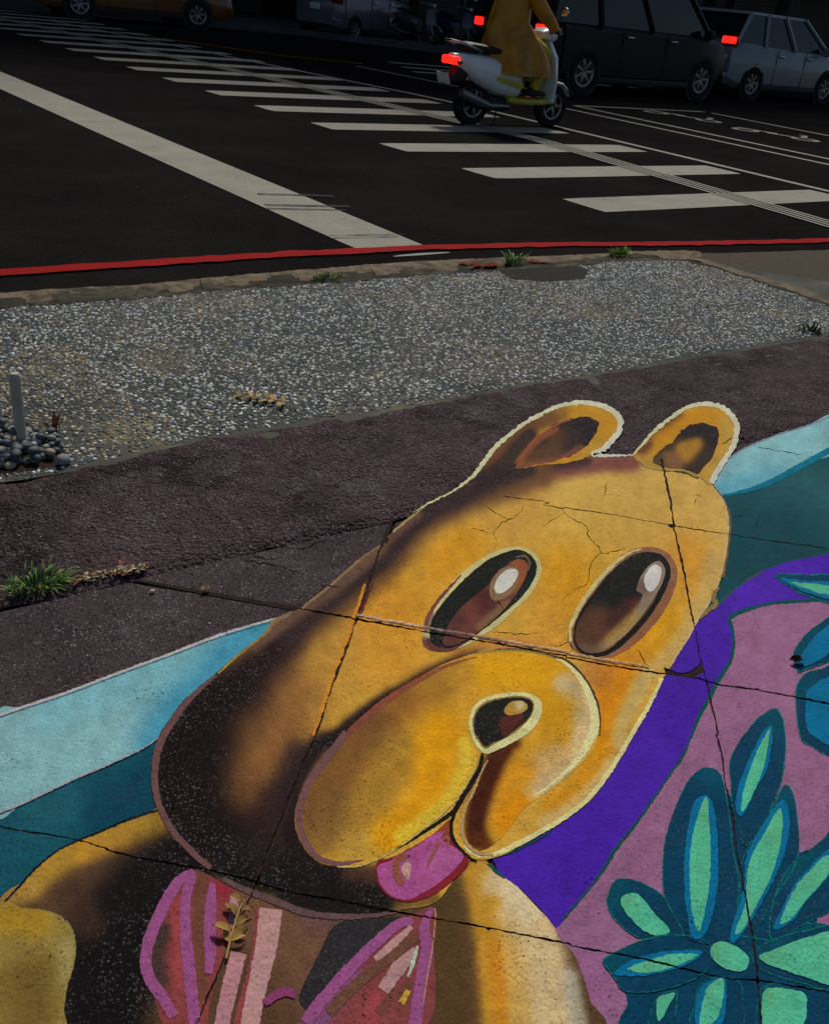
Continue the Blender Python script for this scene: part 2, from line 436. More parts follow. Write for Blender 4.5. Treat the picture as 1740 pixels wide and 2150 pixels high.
def vnoise(x, y):
    xi, yi = np.floor(x).astype(int), np.floor(y).astype(int); fx, fy = x - xi, y - yi
    fx, fy = fx * fx * (3 - 2 * fx), fy * fy * (3 - 2 * fy)
    g = lambda i, j: _perm[i % 64, j % 64]
    return (g(xi, yi) * (1 - fx) + g(xi + 1, yi) * fx) * (1 - fy) + (g(xi, yi + 1) * (1 - fx) + g(xi + 1, yi + 1) * fx) * fy

def rough_line(P, amp, step=7.0):
    Q = catmull(P, False, step)
    t = np.gradient(Q, axis=0); t /= np.linalg.norm(t, axis=1)[:, None] + 1e-9
    nrm = np.stack([-t[:, 1], t[:, 0]], 1)
    return Q + nrm * (RNG.normal(0, amp, len(Q)))[:, None]

JOINTS = {   # name: (traced path, width in photo pixels)
    'row_one': (A_(715, 455, 900, 492, 1130, 535, 1400, 583, 1700, 630) + B_(250, 660, 430, 695, 640, 733, 870, 775, 1100, 812, 1380, 860, 1700, 918)
                + C_(140, 925, 400, 975, 650, 1015, 820, 1035, 960, 1060, 1060, 1090, 1300, 1125, 1588, 1180, 1800, 1222), 3.3),
    'row_two': (D_(-140, 560, 35, 595, 250, 625, 420, 665, 640, 735, 900, 785, 1150, 830, 1420, 895) + E_(0, 960, 150, 985, 350, 1020, 560, 1065, 800, 1105, 1000, 1140, 1250, 1185, 1450, 1225, 1700, 1275)
                + F_(200, 1295, 450, 1340, 700, 1390, 900, 1440, 1150, 1490, 1300, 1500, 1588, 1545, 1760, 1575), 3.7),
    'row_zero': (K_(1330, 1050, 1600, 1085) + C_(0, 2, 300, 40, 560, 85, 790, 125, 1000, 160, 1130, 180, 1350, 215, 1588, 245, 1780, 275), 1.7),
    'col_one': (B_(650, 60, 625, 160, 590, 230, 545, 350, 510, 470, 430, 690, 380, 840, 320, 1000, 260, 1160, 220, 1290, 170, 1430)
                + D_(1736, 160, 1680, 300, 1600, 500, 1520, 700, 1450, 890, 1400, 1010, 1330, 1150, 1260, 1340, 1190, 1500, 1130, 1640, 1080, 1780), 4.6),
    'col_two': (L_(718, 820, 735, 900, 755, 1000, 775, 1100) + C_(790, 110, 830, 300, 870, 500, 900, 660, 930, 800, 955, 950, 990, 1075, 1010, 1170, 1040, 1290, 1060, 1400)
                + F_(1050, 0, 1080, 120, 1110, 330, 1150, 520, 1170, 700, 1210, 900, 1245, 1100, 1280, 1300, 1300, 1500, 1310, 1620, 1325, 1790), 4.0),
}
JPATH = {k: (rough_line(v[0], 0.55), v[1]) for k, v in JOINTS.items()}
def strip_poly(path, w, jit=0.5):
    t = np.gradient(path, axis=0); t /= np.linalg.norm(t, axis=1)[:, None] + 1e-9
    nrm = np.stack([-t[:, 1], t[:, 0]], 1)
    wv = w * (.62 + .75 * vnoise(path[:, 0] / 38, path[:, 1] / 38))
    hw = (wv / 2 + RNG.normal(0, jit, len(path)))[:, None]
    hw2 = (wv / 2 + RNG.normal(0, jit, len(path)))[:, None]
    return np.concatenate([path + nrm * np.maximum(hw, .3), (path - nrm * np.maximum(hw2, .3))[::-1]])
JPOLY = {k: strip_poly(p, w, w * .16) for k, (p, w) in JPATH.items()}
CHIP = [np.array(C_(730, 985, 770, 1000, 800, 1015, 845, 1022, 890, 1010, 930, 985, 955, 955, 972, 990, 965, 1020, 905, 1050, 850, 1048, 800, 1035, 740, 1020)),
        np.array(B_(580, 215, 600, 200, 628, 205, 612, 235, 590, 228)), np.array(C_(757, 118, 785, 116, 800, 132, 780, 142, 760, 132))]
HOLES = list(JPOLY.values()) + CHIP
PZ0 = 0.0022
PUSH = [0]
class Paint:
    """layers of paint on the pavement, joined into one mesh (one part)"""
    def __init__(s): s.V = []; s.T = []; s.C = []
    def _push(s, Q, T, C, z):
        o = sum(len(v) for v in s.V)
        PUSH[0] += 1; z = z + (PUSH[0] % 14) * 1.8e-5      # never two layers in one plane
        w = GV(Q, ZS + z)
        s.V.append(np.concatenate([w, np.full((len(w), 1), ZS + z)], 1)); s.T.append(np.asarray(T) + o); s.C.append(C)
    def shape(s, outline, base, z, strokes=(), grid=8.0, smooth=True, jit=0.35, holes=True, noise_amt=0.10):
        O = catmull(outline, True, 6.0) if smooth else catmull_poly(outline)
        O = O + RNG.normal(0, jit, O.shape)
        mn, mx = O.min(0) - 2, O.max(0) + 2
        gx, gy = np.meshgrid(np.arange(mn[0], mx[0], grid), np.arange(mn[1], mx[1], grid))
        Gp = np.stack([gx.ravel(), gy.ravel()], 1); Gp[:, 0] += (np.round((Gp[:, 1] - mn[1]) / grid).astype(int) % 2) * grid / 2
        Gp = Gp[inpoly(Gp, O)]
        Gp = Gp[pdist(Gp, np.concatenate([O, O[:1]])) > grid * 0.35] if len(Gp) else Gp
        pts = list(O); edges = [(i, (i + 1) % len(O)) for i in range(len(O))]
        hs = []
        if holes:
            for h in HOLES:
                if h[:, 0].max() < mn[0] or h[:, 0].min() > mx[0] or h[:, 1].max() < mn[1] or h[:, 1].min() > mx[1]: continue
                hs.append(h); o = len(pts); pts += list(h); edges += [(o + i, o + (i + 1) % len(h)) for i in range(len(h))]
        pts += list(Gp)
        r = delaunay_2d_cdt([Vector((float(p[0]), float(p[1]))) for p in pts], edges, [], 0, 1e-5, False)
        Q = np.array([tuple(v) for v in r[0]]); T = np.array([f for f in r[2]])
        cen = Q[T].mean(1); keep = inpoly(cen, O)
        for h in hs: keep &= ~inpoly(cen, h)
        T = T[keep]
        used = np.unique(T); mp = np.full(len(Q), -1); mp[used] = np.arange(len(used)); Q = Q[used]; T = mp[T]
        C = np.tile(np.asarray(base, float), (len(Q), 1))
        for st in strokes:
            path, core, soft, col, op = st
            P = catmull(path, False, 9.0) if len(path) > 2 else np.array(path, float)
            if isinstance(core, (list, tuple)):                  # widths that change along the stroke
                kk = np.linspace(0, 1, len(core)); uu = np.linspace(0, 1, len(P)); cs, ss = np.interp(uu, kk, core), np.interp(uu, np.linspace(0, 1, len(soft)), soft)
                best = np.full(len(Q), 1e9); ii = np.zeros(len(Q), int)
                for q_ in range(len(P)):
                    dd = np.linalg.norm(Q - P[q_], axis=1) - cs[q_]; m_ = dd < best; best[m_] = dd[m_]; ii[m_] = q_
                soft = ss[ii]; d = best; core = 0.0
            else: d = pdist(Q, P)
            d = d + (vnoise(Q[:, 0] / 16, Q[:, 1] / 16) - .5) * soft * .16
            al = op * np.exp(-(np.maximum(d - core, 0) / np.maximum(soft, .5)) ** 2)
            C = C * (1 - al[:, None]) + np.asarray(col, float) * al[:, None]
        n = (vnoise(Q[:, 0] / 22, Q[:, 1] / 22) - .5) + .6 * (vnoise(Q[:, 0] / 8 + 9, Q[:, 1] / 8) - .5)
        C = C * (1 + noise_amt * n[:, None])
        s._push(Q, T, alb(np.clip(C, 3, 250)), z); return s
    def line(s, path, w, col, z, jit=0.3, col2=None, smooth=True):
        """hand painted line; w: width or list of widths along the path, in pixels"""
        Q = catmull(path, False, 4.0) if smooth else np.array(path, float)
        n = len(Q); u = np.linspace(0, 1, n)
        W = np.interp(u, np.linspace(0, 1, len(w)), w) if isinstance(w, (list, tuple)) else np.full(n, float(w))
        t = np.gradient(Q, axis=0); t /= np.linalg.norm(t, axis=1)[:, None] + 1e-9
        nr = np.stack([-t[:, 1], t[:, 0]], 1)
        k = RNG.normal(0, jit, (2, n))
        rows = [Q + nr * ((-.5 * W + k[0])[:, None]), Q, Q + nr * ((.5 * W + k[1])[:, None])]
        P = np.concatenate(rows); T = []
        for r in range(2):
            for i in range(n - 1):
                a, b, c, d = r * n + i, r * n + i + 1, (r + 1) * n + i + 1, (r + 1) * n + i
                T += [(a, b, c), (a, c, d)]
        T = np.array(T); cen = P[T].mean(1); keep = np.ones(len(T), bool)
        for h in HOLES: keep &= ~inpoly(cen, h)
        T = T[keep]
        c1 = np.asarray(col, float); c2 = np.asarray(col2, float) if col2 is not None else c1
        C = c1 + (c2 - c1) * u[:, None]; C = np.concatenate([C] * 3)
        C = C * (1 + .12 * (vnoise(P[:, 0] / 10, P[:, 1] / 10) - .5)[:, None])
        s._push(P, T, alb(np.clip(C, 3, 250)), z); return s
    def build(s, name, parent, label=None):
        o = tri_obj(name, np.concatenate(s.V), np.concatenate(s.T), M['mural'], parent, True, np.concatenate(s.C))
        if label: o['label'] = label
        return o
def catmull_poly(P, step=6.0):
    P = [np.array(p, float) for p in P]; out = []
    for i, p in enumerate(P):
        q = P[(i + 1) % len(P)]; k = max(1, int(np.linalg.norm(q - p) / step))
        out += [p + (q - p) * j / k for j in range(k)]
    return np.array(out)
def ground_poly(name, P, z, mat, parent=None, px=True, step=None):
    """flat sheet from an outline"""
    W = GV(P, z) if px else np.asarray(P, float)
    r = delaunay_2d_cdt([Vector((float(a), float(b))) for a, b in W], [(i, (i + 1) % len(W)) for i in range(len(W))], [], 1, 1e-6, False)
    return mesh_obj(name, [(v.x, v.y, z) for v in r[0]], r[2], mat, parent)
def band(name, path, w, z, mat, parent=None, jit=0.0):
    """painted line along a world-space path"""
    P = np.asarray(path, float); t = np.gradient(P, axis=0); t /= np.linalg.norm(t, axis=1)[:, None]
    n = np.stack([-t[:, 1], t[:, 0]], 1); N_ = len(P)
    a = P + n * (w / 2 + RNG.normal(0, jit, N_))[:, None]; b = P - n * (w / 2 + RNG.normal(0, jit, N_))[:, None]
    V = [(x, y, z) for x, y in a] + [(x, y, z) for x, y in b]
    return mesh_obj(name, V, [(i + N_, i + N_ + 1, i + 1, i) for i in range(N_ - 1)], mat, parent)
def lerp_path(P, step):
    out = []
    for a, b in zip(P[:-1], P[1:]):
        a, b = np.array(a, float), np.array(b, float); k = max(1, int(np.linalg.norm(b - a) / step))
        out += [a + (b - a) * i / k for i in range(k)]
    out.append(np.array(P[-1], float)); return np.array(out)

# ================================================================== SETTING
# ---- far ground and road
ground = struct(mesh_obj('ground', [(-400, -60, -0.06), (600, -60, -0.06), (600, 600, -0.06), (-400, 600, -0.06)], [(0, 1, 2, 3)], M['farpave']))
road = struct(mesh_obj('road', [(-200, 1.0, 0), (300, 1.0, 0), (300, 60, 0), (-200, 60, 0)], [(0, 1, 2, 3)], M['asphalt']))
ZM = 0.004
def rect(name, x0, x1, y0, y1, mat, z=ZM, parent=road, rough=0.006):
    nx, ny = max(2, int((x1 - x0) / .04)), max(2, int((y1 - y0) / .04))
    P = [(x, y0) for x in np.linspace(x0, x1, nx)] + [(x1, y) for y in np.linspace(y0, y1, ny)][1:] + \
        [(x, y1) for x in np.linspace(x1, x0, nx)][1:] + [(x0, y) for y in np.linspace(y1, y0, ny)][1:-1]
    P = np.array(P) + RNG.normal(0, rough, (len(P), 2))
    r = delaunay_2d_cdt([Vector((float(a), float(b))) for a, b in P], [(i, (i + 1) % len(P)) for i in range(len(P))], [], 1, 1e-6, False)
    return mesh_obj(name, [(v.x, v.y, z) for v in r[0]], r[2], mat, parent)
rect('stop_line', 2.76, 3.165, 3.98, 24.5, M['white_line'])
H = CAM_H
for i in range(0, 19):                                         # zebra stripes, crossing away from the camera
    y = 3.935 * H + i * 1.0165 * H
    x0, x1 = 5.12, 8.24
    if y + .41 > 25: break
    rect('zebra_stripe', x0, x1, y, y + 0.41, M['white_line'])
for k in range(4):                                              # raised guide strips across the crossing
    b = MB()
    pts = lerp_path([(6.62 + k * .075, 3.4), (7.20 + k * .075, 7.6), (6.82 + k * .085, 12), (6.42 + k * .085, 15.7), (5.9 + k * .09, 21), (5.6 + k * .09, 24.5)], .25)
    band('guide_strip', pts, 0.036, 0.009, M['thin_line'], road, 0.001)
band('lane_line', lerp_path([(8.38, 2.5), (8.42, 5.1), (8.5, 7.44), (8.6, 9.95), (8.51, 11.4), (8.2, 13.7), (7.81, 16.7), (7.1, 22)], .3), .10, 0.005, M['thin_line'], road, .002)
band('lane_line', lerp_path([(10.36, 2.0), (10.39, 6.39), (10.48, 10.42), (10.3, 15.5)], .3), .09, ZM, M['thin_line'], road, .002)
band('scooter_box_line', lerp_path([(10.9, 3.0), (10.92, 6.74), (11.05, 10.75)], .3), .10, ZM, M['thin_line'], road, .002)
band('scooter_box_line', lerp_path([(11.1, 10.76), (13.95, 10.62)], .3), .10, ZM, M['thin_line'], road, .002)
band('scooter_box_line', lerp_path([(13.98, 10.5), (13.85, 8.65), (13.7, 4)], .3), .10, ZM, M['thin_line'], road, .002)
band('centre_line', lerp_path([(7.2, 20.6), (8.66, 18.42), (9.56, 16.75), (10.84, 16.12)], .4), .13, ZM, M['yellow_line'], road, .003)
for (x0, y0, x1, y1) in ((11.2, 15.0, 16.5, 14.4), (11.6, 15.9, 17.6, 15.0), (12, 16.9, 18, 15.9)):
    band('far_zebra_stripe', lerp_path([(x0, y0), (x1, y1)], .4), .30, ZM, M['white_line'], road, .004)
def bike_symbol(cx, cy, rz):
    """scooter pictogram painted on the asphalt"""
    V = []; F = []
    c, s_ = math.cos(rz), math.sin(rz)
    def put(poly):
        o = len(V)
        for x, y in poly: V.append((cx + (x * c - y * s_) , cy + (x * s_ + y * c), ZM))
        F.append(tuple(range(o, o + len(poly))))
    for wx in (-.42, .42):
        n = 14
        for k in range(n):
            a0, a1 = 6.28319 * k / n, 6.28319 * (k + 1) / n
            put([(wx + .20 * math.cos(a0), .20 * math.sin(a0)), (wx + .20 * math.cos(a1), .20 * math.sin(a1)), (wx + .12 * math.cos(a1), .12 * math.sin(a1)), (wx + .12 * math.cos(a0), .12 * math.sin(a0))])
    put([(-.62, .26), (-.05, .26), (.0, .14), (.25, .14), (.30, .05), (-.10, .04), (-.20, .15), (-.62, .20)])
    put([(.30, .05), (.40, .10), (.30, .60), (.18, .62), (.18, .56), (.25, .54)])
    mesh_obj('scooter_symbol', V, F, M['thin_line'], road)
bike_symbol(12.5, 9.9, -1.25); bike_symbol(12.5, 8.25, -1.25)
red = lerp_path([(-4.0, 4.06), (1.1, 4.03), (2.2, 4.02), (3.13, 3.965), (3.9, 3.86), (4.6, 3.72), (5.3, 3.6), (5.95, 3.50), (7.2, 3.36), (9.5, 3.2)], .06)
band('red_kerb_line', red, .096, 0.0085, M['red_line'], road, .0055)
rect('old_line_mark', 2.86, 3.22, 3.85, 3.872, M['thin_line'], 0.0035, road, .006)

for (pa, pb, w) in (((540, 409), (700, 414), .045), ((555, 432), (735, 436), .055), ((560, 440), (725, 443), .035), ((690, 497), (850, 494), .014), ((700, 502), (840, 499), .010)):
    a_, b_ = G(pa), G(pb); band('tyre_mark', lerp_path([a_, (a_ + b_) / 2, b_], .05), w, .0075, M['mark'], road, .003)
# ---- pavement base under everything on this side
pav = struct(mesh_obj('pavement', [(-20, -8, ZS - .02), (20, -8, ZS - .02), (20, 2.3, ZS - .02), (-20, 2.3, ZS - .02)], [(0, 1, 2, 3)], M['dirt']))
PEB_EDGE = J_(-700, 1000, -116, 960, 35, 940, 180, 905, 330, 872, 420, 842, 560, 820, 700, 780, 900, 735, 1100, 690, 1300, 660, 1450, 630) + \
    K_(0, 610, 200, 575, 480, 540, 640, 510, 850, 475, 1100, 430, 1300, 385, 1500, 350) + L_(0, 350, 350, 290, 520, 265, 800, 210, 1000, 180, 1300, 130, 1588, 80, 1800, 40, 2600, -130)
pe = GV(PEB_EDGE, ZS)
# boundary between rough strip and slabs runs parallel to the road
def slab_edge_y(x): return (1.555 - 0.062 * (x - .6))
# rough strip: one uneven sheet
def rough_strip():
    xs = np.arange(-2.0, 7.0, 0.022); rows = 26; V = []; F = []
    top = np.interp(xs, pe[:, 0], pe[:, 1]) + (vnoise(xs * 40, xs * 0 + 3) - .5) * .014
    bot = np.array([slab_edge_y(x) for x in xs]) + (vnoise(xs * 9, xs * 0 + 7) - .5) * .02 + .004
    for j in range(rows):
        t = j / (rows - 1); y = bot + (top - bot) * t
        z = ZS + (vnoise(xs * 11, y * 11) - .5) * .007 + (vnoise(xs * 33 + 5, y * 33) - .5) * .005 - (0.010 if j in (0, rows - 1) else 0)
        V += list(zip(xs, y, z))
    n = len(xs)
    for j in range(rows - 1):
        for i in range(n - 1): F.append((j * n + i, j * n + i + 1, (j + 1) * n + i + 1, (j + 1) * n + i))
    return mesh_obj('rough_strip', V, F, M['purple_rough'], pav, True)
rough_strip()
# diagonal slabs, each its own piece
k1 = (CAM_H - ZS)
AD = np.array([.841, 1.146]) * k1; U = np.array([.712, -.702]); V_ = np.array([.712, .702])
du, dv = .628 * k1, .600 * k1
def clip_poly(P, f):
    out = []
    for i in range(len(P)):
        a, b = P[i], P[(i + 1) % len(P)]; fa, fb = f(a), f(b)
        if fa >= 0: out.append(a)
        if (fa >= 0) != (fb >= 0): t = fa / (fa - fb); out.append(a + (b - a) * t)
    return out
def slab(P):
    P = np.array(P); c = P.mean(0); n = len(P)
    def inset(d): return c + (P - c) * (1 - d / np.maximum(np.linalg.norm(P - c, axis=1), .05))[:, None]
    dz = random.uniform(-.0008, .0006)
    V = [(x, y, ZS - .03) for x, y in inset(.003)] + [(x, y, ZS - .004 + dz) for x, y in inset(.0035)] + [(x, y, ZS + dz) for x, y in inset(.008)]
    F = []
    for r in range(2):
        for i in range(n): F.append((r * n + i, r * n + (i + 1) % n, (r + 1) * n + (i + 1) % n, (r + 1) * n + i))
    F.append(tuple(2 * n + i for i in range(n)))
    mesh_obj('paving_slab', V, F, M['purple_slab'], pav)
for i in range(-4, 5):
    for j in range(-5, 3):
        c0 = AD + U * du * i + V_ * dv * j
        P = [c0, c0 + U * du, c0 + U * du + V_ * dv, c0 + V_ * dv]
        P = clip_poly(P, lambda q: slab_edge_y(q[0]) - .006 - q[1])
        if len(P) < 3: continue
        P = np.array(P)
        if P[:, 0].max() < -.6 or P[:, 0].min() > 3.4 or P[:, 1].max() < -.3: continue
        if abs(np.sum(P[:, 0] * np.roll(P[:, 1], -1) - P[:, 1] * np.roll(P[:, 0], -1))) < .006: continue
        if np.sum(P[:, 0] * np.roll(P[:, 1], -1) - P[:, 1] * np.roll(P[:, 0], -1)) < 0: P = P[::-1]
        slab(P)
for k, pl in JPOLY.items(): ground_poly('joint_filler', pl, ZS + .0011, M['dirt'], pav)
for pl in CHIP: ground_poly('broken_corner', pl, ZS + .0014, M['dirt'], pav)

# ---- exposed pebble strip between pavement and kerb
KN = [(-900, 720), (-300, 672), (52, 640), (160, 633), (300, 624), (480, 606), (690, 592), (860, 578), (1050, 566), (1200, 556), (1300, 547), (1380, 543), (1440, 546), (1500, 562), (1590, 590), (1688, 622), (1760, 650), (1900, 700)]
kn = GV(KN, ZS)
strip_out = np.concatenate([kn, pe[::-1]])
pstrip = struct(ground_poly('pebble_strip', strip_out + 0, ZS - .0022, M['mortar'], None, px=False))
def pebbles(name, pitch, outline, excl, zbase, parent, szf=1.0):
    mn, mx = outline.min(0), outline.max(0)
    mn = np.maximum(mn, [-.1, 1.8]); mx = np.minimum(mx, [5.4, 3.7])
    gx, gy = np.meshgrid(np.arange(mn[0], mx[0], pitch), np.arange(mn[1], mx[1], pitch * .87))
    Q = np.stack([gx.ravel(), gy.ravel()], 1); Q[:, 0] += (np.round((Q[:, 1] - mn[1]) / (pitch * .87)).astype(int) % 2) * pitch / 2
    Q += RNG.uniform(-.42, .42, Q.shape) * pitch
    keep = inpoly(Q, outline)
    for e in excl: keep &= ~inpoly(Q, e)
    edge = pdist(Q, pe)
    sandy = vnoise(Q[:, 0] * 2.6, Q[:, 1] * 2.6) * .65 + vnoise(Q[:, 0] * 7, Q[:, 1] * 7) * .35
    keep &= RNG.random(len(Q)) < np.clip(1.05 - np.clip((sandy - .62) * 2.6, 0, .55) - np.clip((.09 - edge) * 5, 0, .4), .2, 1)
    keep &= ~((Q[:, 0] * .98 + 0 < Q[:, 1] * .26 - .55))
    Q = Q[keep]; sandy = sandy[keep]; n = len(Q)
    r = RNG.uniform(.40, .68, n) * pitch * szf; asp = RNG.uniform(.62, 1.0, n); ang = RNG.uniform(0, math.pi, n); h = r * RNG.uniform(.38, .62, n)
    k = 7; a = np.arange(k) * 2 * math.pi / k
    ring = [(1.0, 0.0), (.86, .62)]
    V = np.zeros((n, 2 * k + 1, 3))
    wob = RNG.uniform(.86, 1.12, (n, k))
    for ri, (rr, hh) in enumerate(ring):
        lx = r[:, None] * rr * np.cos(a) * wob; ly = r[:, None] * asp[:, None] * rr * np.sin(a) * wob
        V[:, ri * k:(ri + 1) * k, 0] = Q[:, 0:1] + lx * np.cos(ang)[:, None] - ly * np.sin(ang)[:, None]
        V[:, ri * k:(ri + 1) * k, 1] = Q[:, 1:2] + lx * np.sin(ang)[:, None] + ly * np.cos(ang)[:, None]
        V[:, ri * k:(ri + 1) * k, 2] = (zbase - .002 + h * hh + .0015 * (ri > 0))[:, None]
    V[:, 2 * k, :2] = Q; V[:, 2 * k, 2] = zbase + h
    T = []
    for j in range(k):
        j2 = (j + 1) % k
        T += [(j, j2, k + j2), (j, k + j2, k + j), (k + j, k + j2, 2 * k)]
    T = (np.array(T)[None] + (np.arange(n) * (2 * k + 1))[:, None, None]).reshape(-1, 3)
    pal = np.array([(66, 75, 78), (84, 93, 95), (46, 53, 55), (108, 114, 110), (232, 232, 222), (196, 197, 187), (158, 142, 108), (128, 120, 100), (104, 82, 70)])
    pr = np.array([.22, .20, .13, .11, .135, .09, .06, .045, .015]); pr /= pr.sum()
    ci = RNG.choice(len(pal), n, p=pr)
    C = pal[ci] * RNG.uniform(.8, 1.14, (n, 1))
    C = np.where((sandy > .66)[:, None] & (RNG.random(n) < .35)[:, None], (164, 152, 124), C)
    C = np.repeat(alb(np.clip(C, 5, 245)), 2 * k + 1, axis=0)
    return stuff(tri_obj(name, V.reshape(-1, 3), T, M['pebble'], parent, True, C))
pocket_px = [(-60, 890), (20, 893), (60, 890), (85, 908), (110, 915), (126, 928), (132, 945), (146, 964), (125, 978), (80, 983), (52, 988), (-60, 1005)]
pocket = GV(pocket_px, ZS)
patch_px = catmull([(1058, 566), (1075, 556), (1130, 553), (1190, 556), (1236, 568), (1226, 580), (1180, 588), (1100, 586), (1066, 580)], True, 6)
patch_w = GV(patch_px, ZS)
pebbles('embedded_pebbles', .0102, strip_out, [patch_w.mean(0) + (patch_w - patch_w.mean(0)) * .86, pocket], ZS - .0020, pstrip)
ground_poly('asphalt_patch', patch_w + RNG.normal(0, .014, patch_w.shape), ZS + .0012, M['patch'], pstrip, px=False)
ground_poly('gravel_pocket', pocket, ZS - .001, M['dirt'], pstrip, px=False)

# ---- kerb stones
KF = [(-900, 690), (-300, 640), (52, 607), (160, 601), (300, 594), (480, 577), (690, 560), (860, 546), (1050, 538), (1200, 532), (1300, 528), (1380, 526), (1440, 525), (1470, 528)]
kerb = struct(empty('kerb'))
kf = GV(KF, ZS); kn2 = GV([(x, y - 3.5) for x, y in KN[:13]] + [(1475, 547)], ZS)
a_s = lerp_path(kf, .035); b_s = lerp_path(kn2, .035)
def resamp(P, n):
    d = np.concatenate([[0], np.cumsum(np.linalg.norm(np.diff(P, axis=0), axis=1))]); t = np.linspace(0, d[-1], n)
    return np.stack([np.interp(t, d, P[:, 0]), np.interp(t, d, P[:, 1])], 1)
NK = 260; a_s, b_s = resamp(a_s, NK), resamp(b_s, NK)
cuts = [0, 60, 104, 148, 196, 232, NK - 1]
for c0, c1 in zip(cuts[:-1], cuts[1:]):
    ii = np.linspace(c0 + .05, c1 - .05, (c1 - c0) * 2); rows = 10; Vk = []; Fk = []
    ia = np.stack([np.interp(ii, np.arange(NK), a_s[:, 0]), np.interp(ii, np.arange(NK), a_s[:, 1])], 1)
    ib = np.stack([np.interp(ii, np.arange(NK), b_s[:, 0]), np.interp(ii, np.arange(NK), b_s[:, 1])], 1)
    n = len(ii); prof = [(-.012, -.085), (-.006, -.03), (0.01, -.006), (.10, -.001), (.35, 0), (.5, -.001), (.65, -.002), (.85, -.005), (.97, -.009), (1.0, -.05)]
    tilt = random.uniform(-.004, .004)
    for (t, dz) in prof:
        p = ia + (ib - ia) * t
        nz = (vnoise(p[:, 0] * 22, p[:, 1] * 22) - .5) * .004 + (vnoise(p[:, 0] * 60, p[:, 1] * 60) - .5) * .004
        p = p + ((vnoise(p[:, 0] * 18 + 4, p[:, 1] * 18) - .5) * .006)[:, None] * np.array([0, 1])
        Vk += [(x, y, ZS + dz + (q if dz > -.05 else 0) + tilt) for (x, y), q in zip(p, nz)]
    for j in range(rows - 1):
        for i in range(n - 1): Fk.append((j * n + i, (j * n + i + 1), (j + 1) * n + i + 1, (j + 1) * n + i)[::-1])
    Fk.append(tuple(j * n for j in range(rows))); Fk.append(tuple(j * n + n - 1 for j in range(rows))[::-1])
    ko = mesh_obj('kerb_stone', Vk, Fk, M['kerb'], kerb, True); ko.data.materials.append(M['moss'])
    for fi in range((rows - 1) * (n - 1)):
        r_, i_ = divmod(fi, n - 1); q = ia[i_]
        if r_ >= 4 and (r_ + 1.6 * (vnoise(np.array([q[0] * 9.0]), np.array([r_ * .7 + 3.0]))[0] - .5) * 3 > 5.2): ko.data.polygons[fi].material_index = 1
# dark mossy gap behind the kerb
gap = lerp_path(kn, .03)
band('kerb_gap', gap + RNG.normal(0, .003, gap.shape), .030, ZS + .0014, M['moss'], kerb, .008)
# faded red paint left on the kerb
rsf = np.random.default_rng(8); flakes = []
for (x0, x1, y0, y1, k_) in ((968, 1046, 551, 559, 26), (1112, 1140, 545, 551, 8)):
    for _ in range(k_):
        cx, cy = rsf.uniform(x0, x1), rsf.uniform(y0, y1); w_, h_ = rsf.uniform(4, 13), rsf.uniform(1.0, 2.6)
        flakes.append([(cx + w_ * rsf.uniform(.6, 1.1) * math.cos(a), cy + h_ * rsf.uniform(.6, 1.1) * math.sin(a)) for a in np.arange(8) * .785])
for pl in flakes:
    W = GV(pl, ZS + .0075); r0 = rsf.uniform(.0068, .0078)
    mesh_obj('old_red_paint', [(x, y, ZS + r0) for x, y in W], [tuple(range(len(W)))], M['faded_red'], kerb)
edge = lerp_path(np.concatenate([kn2[-3:], GV([(1500, 557), (1590, 585), (1688, 616), (1780, 648)], ZS)]), .03)
band('kerb_edge', edge + RNG.normal(0, .004, edge.shape), .085, ZS + .0030, M['kerb'], kerb, .008)
# ---- driveway ramp dropping to the road on the right
ra = GV([(1425, 526), (1560, 524), (1688, 520), (1760, 518), (1900, 514)], .03)
rb = GV([(1405, 540), (1500, 562), (1590, 590), (1688, 620), (1780, 650)], ZS)
n = 60; ra, rb = resamp(ra, n), resamp(rb, n); Vr = []; Fr = []
for t in np.linspace(0, 1, 14):
    p = ra + (rb - ra) * t
    z = .012 + (ZS - .016) * (t ** 1.1) + (vnoise(p[:, 0] * 30, p[:, 1] * 30) - .5) * .005
    Vr += [(x, y, q) for (x, y), q in zip(p, z)]
for j in range(13):
    for i in range(n - 1): Fr.append((j * n + i, j * n + i + 1, (j + 1) * n + i + 1, (j + 1) * n + i)[::-1])
struct(mesh_obj('driveway_ramp', Vr, Fr, M['ramp'], None, True))
